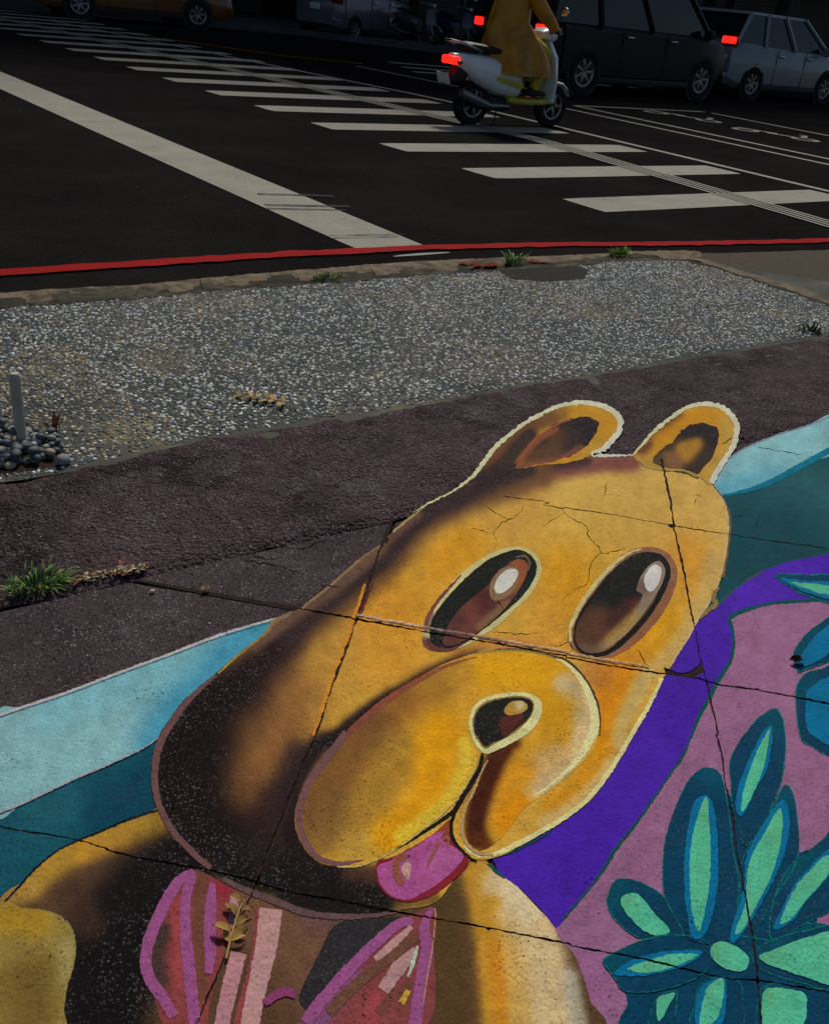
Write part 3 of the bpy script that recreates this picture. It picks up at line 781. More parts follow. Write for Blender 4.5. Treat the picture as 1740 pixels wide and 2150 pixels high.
# strip of asphalt shoulder covering the cut under the kerb
# ---- cracks in the slabs and the paint
CR = [B_(1445, 0, 1430, 40, 1380, 75, 1305, 115, 1275, 150, 1262, 180, 1280, 220, 1270, 275),
      C_(100, 0, 150, 70, 260, 130, 270, 190, 345, 270, 320, 320, 285, 370, 268, 470, 200, 515, 130, 560, 120, 590),
      C_(345, 300, 420, 285, 500, 262), C_(0, 130, 60, 90, 105, 60), B_(1130, 145, 1190, 155, 1260, 178), B_(1220, 15, 1300, 60, 1345, 80),
      C_(160, 820, 140, 845, 90, 855, 30, 850), C_(160, 840, 180, 880, 140, 910), B_(1250, 770, 1400, 785, 1540, 775), C_(575, 880, 600, 930, 640, 985),
      A_(1350, 275, 1420, 300, 1500, 325, 1600, 320), A_(1340, 330, 1480, 350, 1600, 375, 1700, 410, 1736, 410), A_(700, 445, 760, 400, 850, 360, 1010, 320),
      B_(0, 260, 120, 262, 210, 220, 330, 215), B_(210, 480, 270, 495, 350, 500), C_(1150, 75, 1180, 70, 1220, 60), C_(1320, 70, 1295, 105, 1300, 140),
      L_(1145, 690, 1080, 735), L_(1180, 690, 1270, 700, 1285, 745), L_(925, 1035, 960, 1050), L_(925, 1060, 915, 1115), L_(390, 960, 370, 1050),
      L_(1300, 745, 1420, 770, 1588, 795), J_(350, 870, 520, 890, 640, 920, 800, 960, 950, 985), B_(1285, 580, 1325, 640), B_(440, 380, 470, 400)]
for c in CR:
    p = rough_line(c, 1.1, 5.0); w = np.interp(np.linspace(0, 1, len(p)), [0, .3, .7, 1], [1.2, 2.3, 2.1, .7])
    t = np.gradient(p, axis=0); t /= np.linalg.norm(t, axis=1)[:, None] + 1e-9; nr = np.stack([-t[:, 1], t[:, 0]], 1)
    hw = (w * .42 * RNG.uniform(.35, 1.3, len(p)))[:, None]
    pl = np.concatenate([p + nr * hw, (p - nr * hw)[::-1]]); HOLES.append(pl)
    Q = np.concatenate([GV(p + nr * hw, ZS + .0013), GV(p - nr * hw, ZS + .0013)]); n = len(p)
    mesh_obj('crack', [(x, y, ZS + .0013) for x, y in Q], [(i, i + 1, n + i + 1, n + i) for i in range(n - 1)], M['crack'], pav)

# ================================================================== MURAL painted on the pavement
mural = tag(empty('pavement_mural', (0, 0, 0)), 'colourful cartoon bear mural painted across the cracked pavement slabs', 'mural')
def Z(k): return PZ0 + .0003 * k
# --- backgrounds
left_band_low = D_(-140, 490, 35, 420, 330, 280, 560, 182, 750, 92, 850, 25)
left_band_top = A_(-140, 1285, 35, 1225, 300, 1137, 600, 1022, 900, 912, 1200, 798, 1400, 735, 1560, 690)
p = Paint()
p.shape(left_band_low + D_(900, 300, 900, 520) + D_(820, 560, 480, 660, 220, 800, -140, 1120), (22, 84, 98), Z(0),
        [(D_(500, 480, 700, 420, 800, 300), 20, 40, (8, 62, 82), .8), (D_(100, 480, 300, 420), 10, 40, (38, 100, 110), .6)])
p.build('teal_ground', mural)
p = Paint()
p.shape(left_band_top + A_(1720, 650, 1700, 900, 1200, 1300) + D_(900, 60) + left_band_low[::-1], (130, 176, 180), Z(1),
        [(A_(1500, 760, 1250, 960, 1050, 1150, 900, 1350, 830, 1447), 16, 38, (62, 150, 180), .85), (D_(35, 200, 300, 120, 500, 20), 20, 60, (140, 190, 190), .7),
         (A_(200, 1260, 600, 1110, 1000, 960), 10, 30, (122, 186, 196), .6)], grid=9)
p.line(left_band_top, [5, 6, 5, 5, 6, 3], (186, 182, 178), Z(2), .5)
p.line([(x, y + 4.5) for x, y in left_band_top], 1.4, (52, 104, 128), Z(3), .3)
p.line(left_band_low, [3, 4, 3, 2], (168, 160, 162), Z(2), .5)
p.line([(x, y + 3) for x, y in left_band_low], 1.8, (14, 44, 58), Z(3), .4)
p.build('light_blue_band', mural, 'pale blue band left of the bear head')
p = Paint()
p.shape(L_(1000, 980, 1200, 1000, 1588, 810, 1800, 720) + C_(1800, 300, 1588, 330, 1330, 405, 1140, 540, 1000, 660, 900, 740, 950, 560, 1050, 300, 1060, 60), (26, 80, 86), Z(0),
        [(L_(1500, 1000, 1700, 1080), 20, 50, (52, 106, 112), .55), (C_(1250, 250, 1500, 200), 30, 60, (20, 68, 78), .7)], grid=10)
p.build('teal_ground', mural)
p = Paint()
p.shape(L_(1010, 985, 1070, 900, 1130, 812, 1200, 765, 1300, 717, 1450, 662, 1588, 620, 1800, 540, 1800, 760, 1588, 850, 1400, 945, 1250, 1000, 1080, 1045), (132, 182, 186), Z(1),
        [(L_(1100, 1010, 1400, 900), 6, 22, (92, 170, 190), .7), (L_(1300, 780, 1588, 690), 10, 30, (140, 196, 198), .7)])
p.line(L_(1800, 735, 1588, 848, 1400, 950, 1250, 1007, 1080, 1043), [13, 13, 12, 9, 4], (0, 116, 142), Z(2), .5)
p.line(L_(1800, 540, 1588, 622, 1450, 664, 1300, 720, 1200, 767, 1130, 815), [3, 3, 2.5], (132, 140, 152), Z(2), .5)
p.build('light_blue_band', mural, 'pale blue band right of the bear ear')
# --- purple scarf-like band, pink field
purple_in = C_(1800, 572, 1588, 582, 1400, 595, 1250, 632, 1135, 685, 1150, 760, 1155, 850, 1135, 950, 1065, 1062, 1015, 1160, 945, 1290, 885, 1440) + \
    F_(850, 132, 760, 262, 660, 410, 550, 562, 440, 702, 350, 850, 230, 1002, 120, 1130)
p = Paint()
p.shape(C_(1135, 690, 1300, 560, 1588, 560, 1800, 540) + F_(1800, 300, 1800, 1000, 1800, 1500, 1800, 1800, 1000, 1800, 250, 1800, 150, 1400, 60, 1180) + purple_in[::-1][:-4], (154, 104, 138), Z(1),
        [(C_(1400, 800, 1500, 1000), 30, 60, (160, 110, 144), .7), (F_(500, 700, 300, 1100), 20, 50, (144, 96, 130), .6), (F_(250, 1500), 20, 40, (158, 96, 144), .6)], grid=12, smooth=False)
p.build('pink_field', mural)
p = Paint()
p.shape(C_(1800, 285, 1588, 325, 1450, 355, 1330, 400, 1230, 460, 1140, 530, 1060, 600, 1000, 650, 900, 760, 780, 900, 640, 1150, 480, 1447) +
        F_(380, 260, 200, 440, 0, 560) + E_(1450, 650, 1250, 740, 1300, 880, 1420, 940, 1540, 1060, 1640, 1180) + F_(100, 1165, 140, 1120) + purple_in[::-1], (76, 36, 168), Z(2),
        [(C_(1250, 560, 1500, 440), 14, 40, (86, 44, 180), .7), (C_(850, 1200), 20, 50, (68, 32, 158), .7), (F_(300, 600, 150, 900), 20, 50, (70, 32, 162), .7)], grid=10, smooth=False)
p.line(purple_in, [5, 6, 6, 6, 9, 6, 7, 8, 7, 4, 5, 4, 5, 6, 8, 5, 4, 5], (2, 84, 78), Z(3), .6, (6, 86, 58))
p.line(C_(1330, 402, 1230, 462, 1140, 532, 1060, 602, 1000, 652, 930, 715, 870, 820), [3, 4, 2, 6, 5, 4, 2], (74, 84, 62), Z(3), .6, (10, 84, 88))
p.line(F_(530, 20, 440, 170, 370, 290, 230, 440, 60, 560) + E_(1600, 600, 1420, 700, 1230, 762), 3.4, (12, 76, 74), Z(6), .6)
p.line(E_(1225, 790, 1290, 850, 1330, 880), [4, 7, 3], (6, 92, 74), Z(6), .6)
p.build('purple_band', mural)
# --- plant: leaves with dark blue edge, blue middle, mint core
DK, MD, MI = (2, 64, 92), (4, 112, 154), (88, 188, 146)
leaves = [
 (F_(1800, 1250, 1588, 1150, 1400, 1250, 1180, 1230, 1000, 1270, 850, 1225, 700, 1232, 560, 1272, 430, 1332, 360, 1387, 430, 1480, 490, 1560, 510, 1640, 500, 1800, 1100, 1820, 1800, 1820), None,
  F_(1015, 1310, 1050, 1270, 1130, 1275, 1210, 1320, 1250, 1370, 1230, 1430, 1170, 1445, 1090, 1420, 1030, 1370)),
 (F_(990, 205, 1050, 220, 1085, 270, 1110, 380, 1130, 500, 1150, 700, 1180, 850, 1180, 1000, 1150, 1260, 900, 1260, 800, 1110, 740, 1000, 725, 850, 740, 650, 790, 480, 850, 340, 920, 240),
  F_(985, 372, 1030, 430, 1050, 560, 1060, 750, 1055, 950, 1000, 1180, 930, 1252, 890, 1200, 860, 1000, 855, 800, 875, 600, 910, 430),
  F_(985, 380, 1005, 500, 1015, 700, 1010, 900, 975, 1100, 945, 1200, 910, 1120, 890, 950, 890, 750, 920, 560)),
 (C_(1410, 1235, 1455, 1310, 1470, 1450) + F_(1470, 90, 1462, 190, 1430, 330, 1330, 560, 1230, 680, 1180, 560, 1145, 420, 1140, 300, 1130, 190, 1150, 120, 1200, 30) + C_(1240, 1370, 1310, 1290),
  C_(1385, 1338) + F_(1388, 60, 1350, 230, 1290, 330, 1230, 470, 1185, 500, 1165, 420, 1190, 300, 1250, 150, 1330, 0),
  C_(1380, 1350) + F_(1368, 20, 1355, 130, 1310, 280, 1240, 430, 1200, 470, 1215, 350, 1260, 200, 1320, 60)),
 (F_(1480, 310, 1520, 380, 1545, 550, 1550, 720, 1500, 850, 1400, 1000, 1320, 1150, 1260, 1250, 1160, 1275, 1190, 1000, 1200, 800, 1250, 680, 1330, 560, 1420, 400, 1450, 330),
  F_(1450, 400, 1490, 480, 1485, 640, 1430, 820, 1340, 1000, 1240, 1170, 1150, 1272, 1140, 1180, 1190, 1050, 1220, 900, 1230, 760, 1290, 620, 1370, 500),
  F_(1440, 455, 1445, 640, 1390, 850, 1290, 1050, 1220, 1180, 1165, 1225, 1172, 1180, 1230, 1020, 1235, 850, 1270, 730, 1350, 590)),
 (F_(385, 1000, 430, 902, 500, 882, 600, 910, 720, 980, 780, 1080, 840, 1225, 640, 1250, 530, 1212, 440, 1130, 395, 1060), None,
  F_(470, 1030, 490, 980, 560, 970, 610, 1010, 680, 1100, 772, 1200, 680, 1225, 600, 1190, 520, 1110)),
 (F_(360, 1387, 430, 1332, 560, 1272, 700, 1232, 850, 1225, 1000, 1270, 1020, 1400, 900, 1500, 700, 1560, 500, 1565, 430, 1480),
  F_(430, 1455, 540, 1375, 700, 1330, 850, 1315, 967, 1325, 900, 1390, 760, 1440, 620, 1470, 500, 1470),
  F_(510, 1430, 600, 1390, 750, 1345, 870, 1335, 942, 1345, 860, 1390, 720, 1440, 600, 1452)),
 (F_(1588, 735, 1500, 800, 1420, 950, 1375, 1130, 1400, 1255, 1588, 1155, 1800, 1000, 1800, 560, 1700, 640),
  F_(1590, 840, 1510, 940, 1440, 1080, 1395, 1190, 1500, 1150, 1600, 1020, 1760, 820, 1740, 700),
  F_(1590, 862, 1520, 950, 1460, 1080, 1438, 1152, 1500, 1130, 1590, 1020, 1730, 850, 1720, 740)),
 (F_(1250, 1330, 1400, 1250, 1588, 1200, 1800, 1190, 1800, 1560, 1588, 1520, 1440, 1480, 1300, 1420), None,
  F_(1308, 1352, 1400, 1312, 1588, 1242, 1800, 1215, 1800, 1520, 1588, 1478, 1450, 1432, 1350, 1395)),
 (F_(920, 1640, 950, 1530, 1050, 1482, 1190, 1510, 1205, 1640, 1190, 1800, 900, 1800), F_(935, 1610, 975, 1520, 1095, 1488, 1110, 1600, 1080, 1760, 930, 1780),
  F_(985, 1570, 1020, 1520, 1092, 1490, 1092, 1600, 1050, 1740, 950, 1770)),
 (F_(1310, 1560, 1400, 1520, 1588, 1540, 1800, 1590, 1800, 1800, 1330, 1800), None, F_(1335, 1580, 1400, 1545, 1560, 1565, 1600, 1620, 1560, 1790, 1345, 1790)),
 (F_(670, 1640, 720, 1585, 800, 1565, 810, 1600, 780, 1760, 640, 1780), None, F_(690, 1615, 730, 1590, 798, 1575, 770, 1640, 700, 1750)),
 (C_(1588, 790, 1535, 865, 1518, 930, 1550, 1012, 1588, 1000, 1800, 900, 1800, 660, 1680, 720), C_(1600, 860, 1560, 930, 1600, 980, 1780, 860, 1760, 720, 1680, 770), None),
 (C_(1588, 1025, 1540, 1100, 1535, 1250, 1558, 1400, 1600, 1450, 1800, 1500, 1800, 1000, 1680, 1000), C_(1610, 1120, 1590, 1250, 1620, 1390, 1780, 1440, 1780, 1060), None),
 (C_(1400, 430, 1440, 422, 1588, 425, 1800, 440, 1800, 600, 1588, 548, 1500, 500, 1440, 462), C_(1440, 445, 1588, 460, 1780, 480, 1780, 575, 1588, 530, 1500, 485), C_(1500, 470, 1588, 475, 1770, 500, 1770, 560, 1588, 505)),
]
for i, (o, m, c) in enumerate(leaves):
    p = Paint(); k = 3 if i == 0 else 4 + (i % 3)
    p.shape(o, DK, Z(k), [(o[:2], 10, 30, (10, 92, 104), .5), (o[len(o) // 2:len(o) // 2 + 2], 12, 30, (2, 60, 84), .6)], grid=12, jit=.5)
    p.line(list(o) + [o[0]], [1.4, 2.4, 1.0, 2.0, 1.4], (18, 116, 112), Z(k + 1), .6)
    if i == 0: p.shape(F_(1112, 340, 1160, 430, 1200, 600, 1260, 650, 1340, 520, 1440, 340, 1480, 330, 1540, 560, 1556, 725, 1640, 690, 1700, 900, 1640, 1250, 1100, 1285, 1120, 900), DK, Z(2), grid=14, jit=.6, smooth=False)
    if m: p.shape(m, MD, Z(k + 3), grid=10, jit=.8)
    if c: p.shape(c, MI, Z(k + 4), [(c[:2], 6, 20, (96, 176, 128), .6), (c[len(c) // 2:len(c) // 2 + 2], 6, 24, (78, 186, 152), .6)], grid=9, jit=.6)
    p.build('painted_leaf' if i else 'painted_flower_heart', mural)
# --- bear body
body_l = D_(-140, 1080, 35, 893, 110, 812, 220, 722, 330, 662, 480, 602, 640, 532, 790, 482, 880, 460)
body_r = E_(1180, 760, 1290, 850, 1400, 928, 1520, 1050, 1620, 1160) + F_(100, 1250, 180, 1330, 240, 1470, 285, 1620, 310, 1800)
p = Paint()
p.shape(body_l + D_(1100, 700) + E_(300, 900, 900, 800) + body_r + E_(800, 1800, 0, 1800) + D_(800, 1800, -140, 1800), (92, 66, 44), Z(4),
        [(D_(60, 900, 260, 760, 480, 660, 700, 590, 850, 560), 14, 22, (186, 142, 50), .95), (D_(400, 720, 620, 690), 10, 16, (206, 150, 48), .7),
         (D_(-100, 1000, 60, 920), 14, 20, (176, 136, 60), .8),
         (D_(300, 1000, 600, 800, 900, 740), 8, 24, (96, 70, 52), .9),
         (D_(980, 840, 760, 1000, 560, 1250, 480, 1500, 480, 1800), 52, 46, (24, 19, 20), .98), (D_(680, 1300, 560, 1700), 40, 40, (20, 17, 18), .9),
         (D_(330, 1000, 420, 1150), 14, 26, (74, 50, 40), .7),
         (D_(1300, 1100, 1600, 1100) + E_(100, 1300, 200, 1500), 40, 40, (118, 82, 62), .9), (E_(150, 1150, 350, 1140), 10, 16, (108, 76, 74), .7),
         (E_(1000, 850, 960, 1100, 1000, 1400, 1020, 1800), 18, 22, (88, 66, 38), .95),
         (E_(1180, 860, 1220, 1050, 1260, 1300, 1300, 1800), 22, 18, (206, 150, 46), .95), (E_(1280, 1300, 1340, 1800), 12, 12, (208, 134, 30), .8),
         (E_(1300, 900, 1370, 1100, 1430, 1400, 1460, 1800), 22, 16, (216, 174, 92), .95),
         (E_(1330, 930, 1460, 1100, 1560, 1300, 1640, 1800), 26, 22, (218, 190, 138), .97), (E_(1380, 960, 1480, 1080), 12, 14, (226, 206, 160), .8),
         (F_(160, 1480, 220, 1800), 8, 12, (196, 192, 168), .7),
         (E_(1250, 1030), 8, 12, (206, 152, 34), .8)], grid=8)
p.line(body_l, [4, 5, 4, 4, 5, 4], (16, 24, 28), Z(5), .6)
p.build('bear_body', mural)
p = Paint()
p.shape(D_(-140, 1080, 35, 1062, 130, 1072, 250, 1110, 320, 1182, 345, 1290, 332, 1420, 295, 1540, 275, 1680, 260, 1800, -140, 1800), (150, 128, 62), Z(6),
        [(D_(-60, 1130, 100, 1130), 14, 24, (182, 140, 38), .8), (D_(300, 1300, 280, 1500), 6, 18, (160, 146, 92), .8), (D_(60, 1500, 60, 1700), 24, 40, (116, 92, 42), .8)])
p.line(D_(35, 1062, 130, 1072, 250, 1110, 320, 1182, 343, 1290, 330, 1420), 3, (146, 132, 70), Z(7), .6)
p.build('bear_paw', mural)
# --- bow / tie strokes on the chest
MG, CR_, PP, BR = (156, 84, 134), (146, 68, 68), (190, 144, 140), (112, 74, 58)
p = Paint()
p.shape(D_(1060, 830, 1150, 860, 1300, 950, 1340, 1010, 1270, 1200, 1230, 1400, 1160, 1640, 1120, 1800, 900, 1800, 800, 1500, 770, 1400, 790, 1280, 860, 1100, 960, 900), (138, 66, 64), Z(6),
        [(D_(880, 1200, 830, 1350, 860, 1500), 8, 12, (70, 52, 46), .95), (D_(1110, 860, 1100, 1100, 1100, 1600), 9, 8, (110, 70, 52), .85), (D_(960, 1050, 980, 1500), 6, 10, (168, 72, 74), .8), (D_(1240, 930), 10, 16, (150, 40, 56), .8)])
p.line(D_(1062, 836, 965, 905, 855, 1100, 785, 1280, 772, 1400, 800, 1500, 885, 1620, 940, 1720), [16, 24, 25, 25, 25, 25, 22], MG, Z(8), .7)
p.line(D_(1055, 860, 1015, 1000, 1012, 1200, 1032, 1400, 1055, 1640, 1070, 1780), [20, 22, 26, 26, 25], MG, Z(8), .7)
p.line(D_(1178, 905, 1168, 1000, 1160, 1200, 1162, 1350, 1150, 1460), [12, 24, 27, 24, 16], MG, Z(8), .7)
p.build('painted_bow', mural, 'pink and crimson striped bow half left of the chest')
p = Paint()
p.line(D_(1300, 985, 1310, 1100, 1290, 1250), [14, 24, 14], (176, 132, 136), Z(6), .8)
p.line(D_(1480, 1060, 1440, 1350, 1360, 1650, 1330, 1790), [26, 22, 20, 20], CR_, Z(6), .8)
p.line(D_(1530, 1065, 1500, 1300, 1430, 1620, 1400, 1790), [48, 46, 40, 40], PP, Z(7), .8)
p.line(D_(1335, 1330, 1280, 1550, 1230, 1780), [34, 34, 30], (186, 132, 136), Z(7), .8)
p.build('painted_ribbon', mural, 'pale pink ribbon stripes beside the fallen leaf')
p = Paint()
p.shape(E_(300, 1165, 480, 1130, 700, 1120, 600, 1230, 440, 1370, 260, 1550, 150, 1680, 80, 1620, 120, 1500, 200, 1340), (46, 44, 46), Z(6), grid=10, jit=.5)
p.shape(E_(740, 1115, 905, 1060, 900, 1300, 830, 1800, 100, 1800, 210, 1640, 480, 1330, 680, 1140), (136, 68, 68), Z(7),
        [(E_(430, 1480, 200, 1760), 8, 10, (134, 84, 134), .8), (E_(560, 1600, 500, 1780), 8, 12, (168, 70, 72), .7)], grid=9)
p.line(E_(765, 1175, 660, 1270, 545, 1375), [10, 18, 14], PP, Z(9), .7)
p.line(E_(795, 1235, 600, 1390, 420, 1530, 260, 1700), [18, 22, 24, 24], BR, Z(9), .7)
p.line(E_(790, 1310, 690, 1420, 590, 1560), [14, 32, 26], (182, 140, 136), Z(9), .7)
p.line(E_(800, 1290, 770, 1400, 740, 1480), [5, 9, 4], (176, 190, 170), Z(10), .6)
p.line(E_(760, 1510, 640, 1600, 560, 1700), 18, (122, 70, 58), Z(9), .7)
p.line(E_(745, 1560, 700, 1640), [10, 14], (196, 160, 60), Z(9), .7)
p.line(E_(770, 1135, 680, 1160, 540, 1280, 380, 1440, 220, 1620, 120, 1760), [18, 24, 25, 26, 28], MG, Z(10), .7)
p.line(E_(895, 1065, 860, 1110, 840, 1200, 858, 1300, 835, 1450, 800, 1650, 780, 1790), [10, 24, 28, 26, 26, 28], MG, Z(10), .7)
p.line(E_(905, 1060, 908, 1120, 890, 1300, 860, 1470, 835, 1640), 2.4, (186, 150, 90), Z(11), .5)
p.line(E_(60, 1590, 0, 1570) + D_(1560, 1590, 1490, 1640), [16, 20, 16], (140, 62, 106), Z(10), .7)
p.build('painted_bow', mural, 'pink and crimson striped bow half right of the chest')
# --- bear head
head = K_(1150, 925, 1080, 978, 930, 1062) + B_(840, 12, 740, 88, 640, 168, 580, 238, 480, 305, 380, 390, 280, 480, 180, 560, 90, 625) + \
    A_(1650, 655, 1555, 702, 1500, 770, 1400, 850, 1300, 930, 1200, 1020, 1100, 1100, 1000, 1190, 930, 1280, 860, 1385) + \
    D_(825, 90, 806, 200, 805, 300, 820, 400, 850, 480, 890, 560, 950, 640, 1020, 712, 1080, 770, 1170, 828, 1290, 900, 1420, 965, 1550, 1010) + \
    E_(100, 1075, 300, 1105, 520, 1095, 700, 1070, 900, 1030, 1020, 890, 1110, 775, 1220, 765, 1330, 730, 1450, 670, 1600, 580) + \
    F_(60, 570, 180, 490, 290, 400, 400, 260, 480, 130, 540, 10) + C_(570, 1350, 640, 1230, 690, 1130, 730, 1050, 780, 970, 820, 900, 870, 830, 920, 740, 960, 670, 1010, 600, 1070, 470, 1100, 360, 1120, 240, 1130, 130, 1125, 60, 1100, 0) + \
    L_(1060, 1030, 1005, 965, 950, 930, 850, 892, 720, 890, 620, 862, 545, 797, 440, 802, 300, 797, 150, 840) + K_(1560, 850, 1400, 875, 1300, 890)
DKB = (42, 30, 30)
p = Paint()
p.shape(head, (214, 164, 62), Z(7), [
    (L_(200, 1000, 600, 960, 900, 1060) + C_(1000, 120), 30, 70, (222, 182, 92), .7),
    (B_(900, 250, 1150, 100, 1400, 40), 20, 50, (206, 158, 70), .8),
    (L_(700, 980, 900, 1040) + C_(900, 60, 1050, 150), 40, 60, (214, 172, 88), .85), (C_(560, 60, 700, 180), 30, 60, (206, 162, 76), .7),
    (B_(950, 340, 1080, 260), 14, 40, (222, 152, 28), .8), (B_(620, 560, 760, 640), 20, 60, (216, 148, 36), .7), (B_(560, 780, 620, 900), 24, 60, (218, 148, 46), .7),
    (C_(120, 420, 230, 540), 14, 46, (218, 152, 24), .8), (C_(870, 300, 930, 480), 10, 40, (220, 150, 44), .7), (C_(740, 720, 620, 850), 12, 34, (222, 156, 24), .85),
    (C_(40, 640, 80, 780), 14, 40, (216, 150, 50), .7), (C_(560, 930, 480, 990), 10, 26, (216, 142, 40), .8),
    (C_(430, 1030, 400, 1200, 400, 1447), 16, 26, (222, 138, 16), .9), (F_(330, 120, 230, 330, 80, 440), 10, 22, (218, 146, 24), .85), (C_(330, 1030), 14, 30, (190, 120, 60), .6),
    (C_(640, 1010, 570, 1140, 480, 1330) + F_(460, 60), 7, 12, (206, 176, 106), .9),
    (F_(420, 160, 330, 290, 180, 430, 0, 540), 5, 9, (210, 178, 112), .85),
    (C_(1040, 330, 960, 560, 870, 760, 720, 960), 7, 13, (204, 170, 100), .8),
    (B_(1050, 900, 1300, 855, 1560, 880), 5, 16, (190, 124, 60), .7),
    # dark airbrushed left side
    (K_(1250, 960, 1450, 925) + L_(0, 895, 300, 850, 540, 835), 9, 14, (128, 74, 68), .95),
    (K_(1500, 905) + L_(80, 860, 260, 830), 4, 9, (52, 38, 40), .8),
    (K_(900, 1130, 1050, 1080, 1220, 1030, 1380, 985) + L_(0, 920), 10, 20, (116, 78, 52), .85),
    (B_(200, 760, 60, 940) + A_(1540, 1130, 1440, 1300) + D_(1480, 60), 34, 46, (188, 138, 56), .8),
    (D_(1620, 80, 1500, 220, 1420, 380, 1480, 560), [40, 50, 54, 44], [50, 60, 64, 50], (110, 72, 44), .92),
    (K_(1520, 905, 1400, 925, 1240, 985, 1080, 1060, 920, 1140) + B_(800, 130, 690, 250, 600, 370, 480, 470, 360, 560, 200, 680, 60, 790) + A_(1560, 960, 1400, 1130, 1250, 1300), [8, 12, 16, 17, 18, 18, 18, 20, 24, 34, 48], [12, 18, 20, 20, 20, 22, 28, 42, 62], (108, 74, 46), .85),
    (K_(1480, 895, 1400, 905, 1240, 955, 1080, 1030, 920, 1110) + B_(800, 90, 690, 205, 600, 320, 470, 420, 340, 520, 190, 640, 50, 760) + A_(1540, 930, 1400, 1090, 1250, 1270), [6, 12, 15, 13, 12, 11, 11, 12, 14, 20, 30, 48], [8, 12, 13, 13, 13, 14, 16, 20, 26, 36, 50], (52, 36, 38), .95),
    (B_(800, 60, 640, 190, 560, 280, 440, 380, 320, 480, 170, 590) + A_(1640, 690, 1540, 770, 1440, 860), [5, 6, 8, 8, 8, 8, 7], [6, 8, 9, 9, 9, 8], (112, 82, 66), .85),
    (B_(330, 880, 250, 1080, 180, 1280, 120, 1400), [18, 22, 18, 8], [34, 38, 34, 22], (196, 146, 58), .8),
    (A_(1560, 880, 1450, 1020, 1280, 1200, 1120, 1400) + D_(1060, 120, 1040, 300), [6, 14, 26, 32, 36], [14, 28, 42, 48, 50], (36, 23, 22), .97),
    (A_(1200, 1280, 1050, 1447) + D_(980, 200, 1000, 420, 1120, 600), 30, 62, (24, 16, 15), .98),
    (D_(1150, 300, 1250, 560, 1400, 760), 22, 62, (26, 18, 18), .95), (D_(1330, 780, 1600, 850) + E_(150, 960, 500, 1020), 34, 26, (26, 22, 22), .97),
    (B_(60, 1150) + A_(1600, 1300, 1480, 1400) + D_(1480, 100, 1400, 330), [16, 16, 14, 8], [44, 46, 50, 46], (146, 98, 54), .7), (D_(1600, 40, 1540, 160), 10, 34, (164, 112, 58), .6),
    (D_(1560, 460, 1480, 660), 16, 40, (44, 31, 30), .8),
    (B_(1150, 925, 960, 985, 820, 1055, 640, 1165, 480, 1275, 330, 1400, 250, 1447), 4, 11, (46, 28, 28), .97),
    (B_(640, 1185, 470, 1300, 310, 1425) + E_(200, 70, 60, 280, 20, 480, 50, 660, 160, 800, 320, 860), 10, 13, (34, 24, 25), .97),
    (D_(1690, 110, 1610, 300, 1560, 520), 4, 26, (52, 36, 38), .8),
    (E_(60, 880, 300, 930, 560, 960), 24, 24, (28, 22, 22), .95), (E_(400, 840, 560, 860), 8, 14, (84, 54, 42), .8), (E_(700, 1040, 900, 1000), 5, 10, (104, 76, 44), .8),
], grid=7)
# joint edge overspray beside the first column of joints
p.line(B_(480, 480, 425, 660, 370, 830, 305, 1000, 245, 1160, 205, 1290, 165, 1400), [4, 8, 10, 9, 9, 8, 4], (214, 138, 46), Z(8), .7)
p.line(B_(530, 470, 480, 590, 450, 680), [4, 7, 5], (92, 46, 40), Z(8), .8)
p.line(D_(1690, 240, 1640, 420, 1570, 600, 1500, 760, 1440, 900), [4, 8, 9, 9, 7], (54, 38, 31), Z(8), .9)
# hand painted outlines of the head
p.line(B_(840, 14, 740, 90, 650, 165), [3, 5, 4], (170, 150, 96), Z(8), .5)
p.line(B_(585, 240, 480, 308, 380, 393, 280, 483, 180, 563, 100, 628), [3, 4, 5, 6, 6, 5], (148, 118, 84), Z(8), .6)
p.line(A_(1650, 660, 1555, 707, 1500, 777, 1400, 860, 1300, 940, 1210, 1025), [8, 9, 5, 4.5, 5, 4], (138, 108, 82), Z(8), .6, (170, 148, 66))
p.line(A_(1200, 1035, 1105, 1115, 1010, 1210, 945, 1300, 880, 1400) + D_(845, 100, 828, 200, 826, 300, 842, 400, 872, 480, 910, 555, 965, 630, 1035, 702, 1100, 765, 1165, 815), [5, 10, 13, 14, 15, 15, 14, 14, 14, 13, 12], (112, 78, 76), Z(8), .5)
p.line(D_(1240, 885, 1380, 950, 1560, 1020) + E_(110, 1085, 300, 1112, 520, 1105, 700, 1080), [10, 14, 15, 13, 10, 5], (104, 78, 78), Z(8), .8)
p.line(L_(1005, 965, 1060, 1030, 1098, 1090) + C_(1112, 60, 1120, 130, 1110, 240, 1090, 360, 1060, 470, 1000, 600, 950, 672, 910, 745, 860, 835, 812, 905, 770, 975), [2, 4, 5, 4, 4, 5, 5, 5, 5, 6], (196, 178, 132), Z(8), .5, (206, 178, 124))
p.line(L_(1010, 962, 1066, 1024, 1106, 1086) + C_(1128, 60, 1134, 130, 1124, 240, 1106, 360, 1090, 440), [1.5, 3, 4, 4, 4, 5], (132, 96, 62), Z(8), .5)
p.line(C_(1065, 500, 1030, 560, 1045, 600, 1000, 640, 950, 690), [4, 10, 12, 8, 4], (140, 116, 72), Z(8), .7)
p.line(C_(722, 1052, 685, 1130, 632, 1235, 560, 1355) + F_(528, 20, 465, 130, 385, 255, 275, 392, 170, 480, 50, 560) + E_(1600, 565, 1440, 655, 1320, 712, 1230, 740, 1150, 735, 1085, 680), [7, 9, 10, 10, 10, 10, 11, 11, 10, 7], (222, 214, 148), Z(8), .6)
p.build('bear_head', mural)
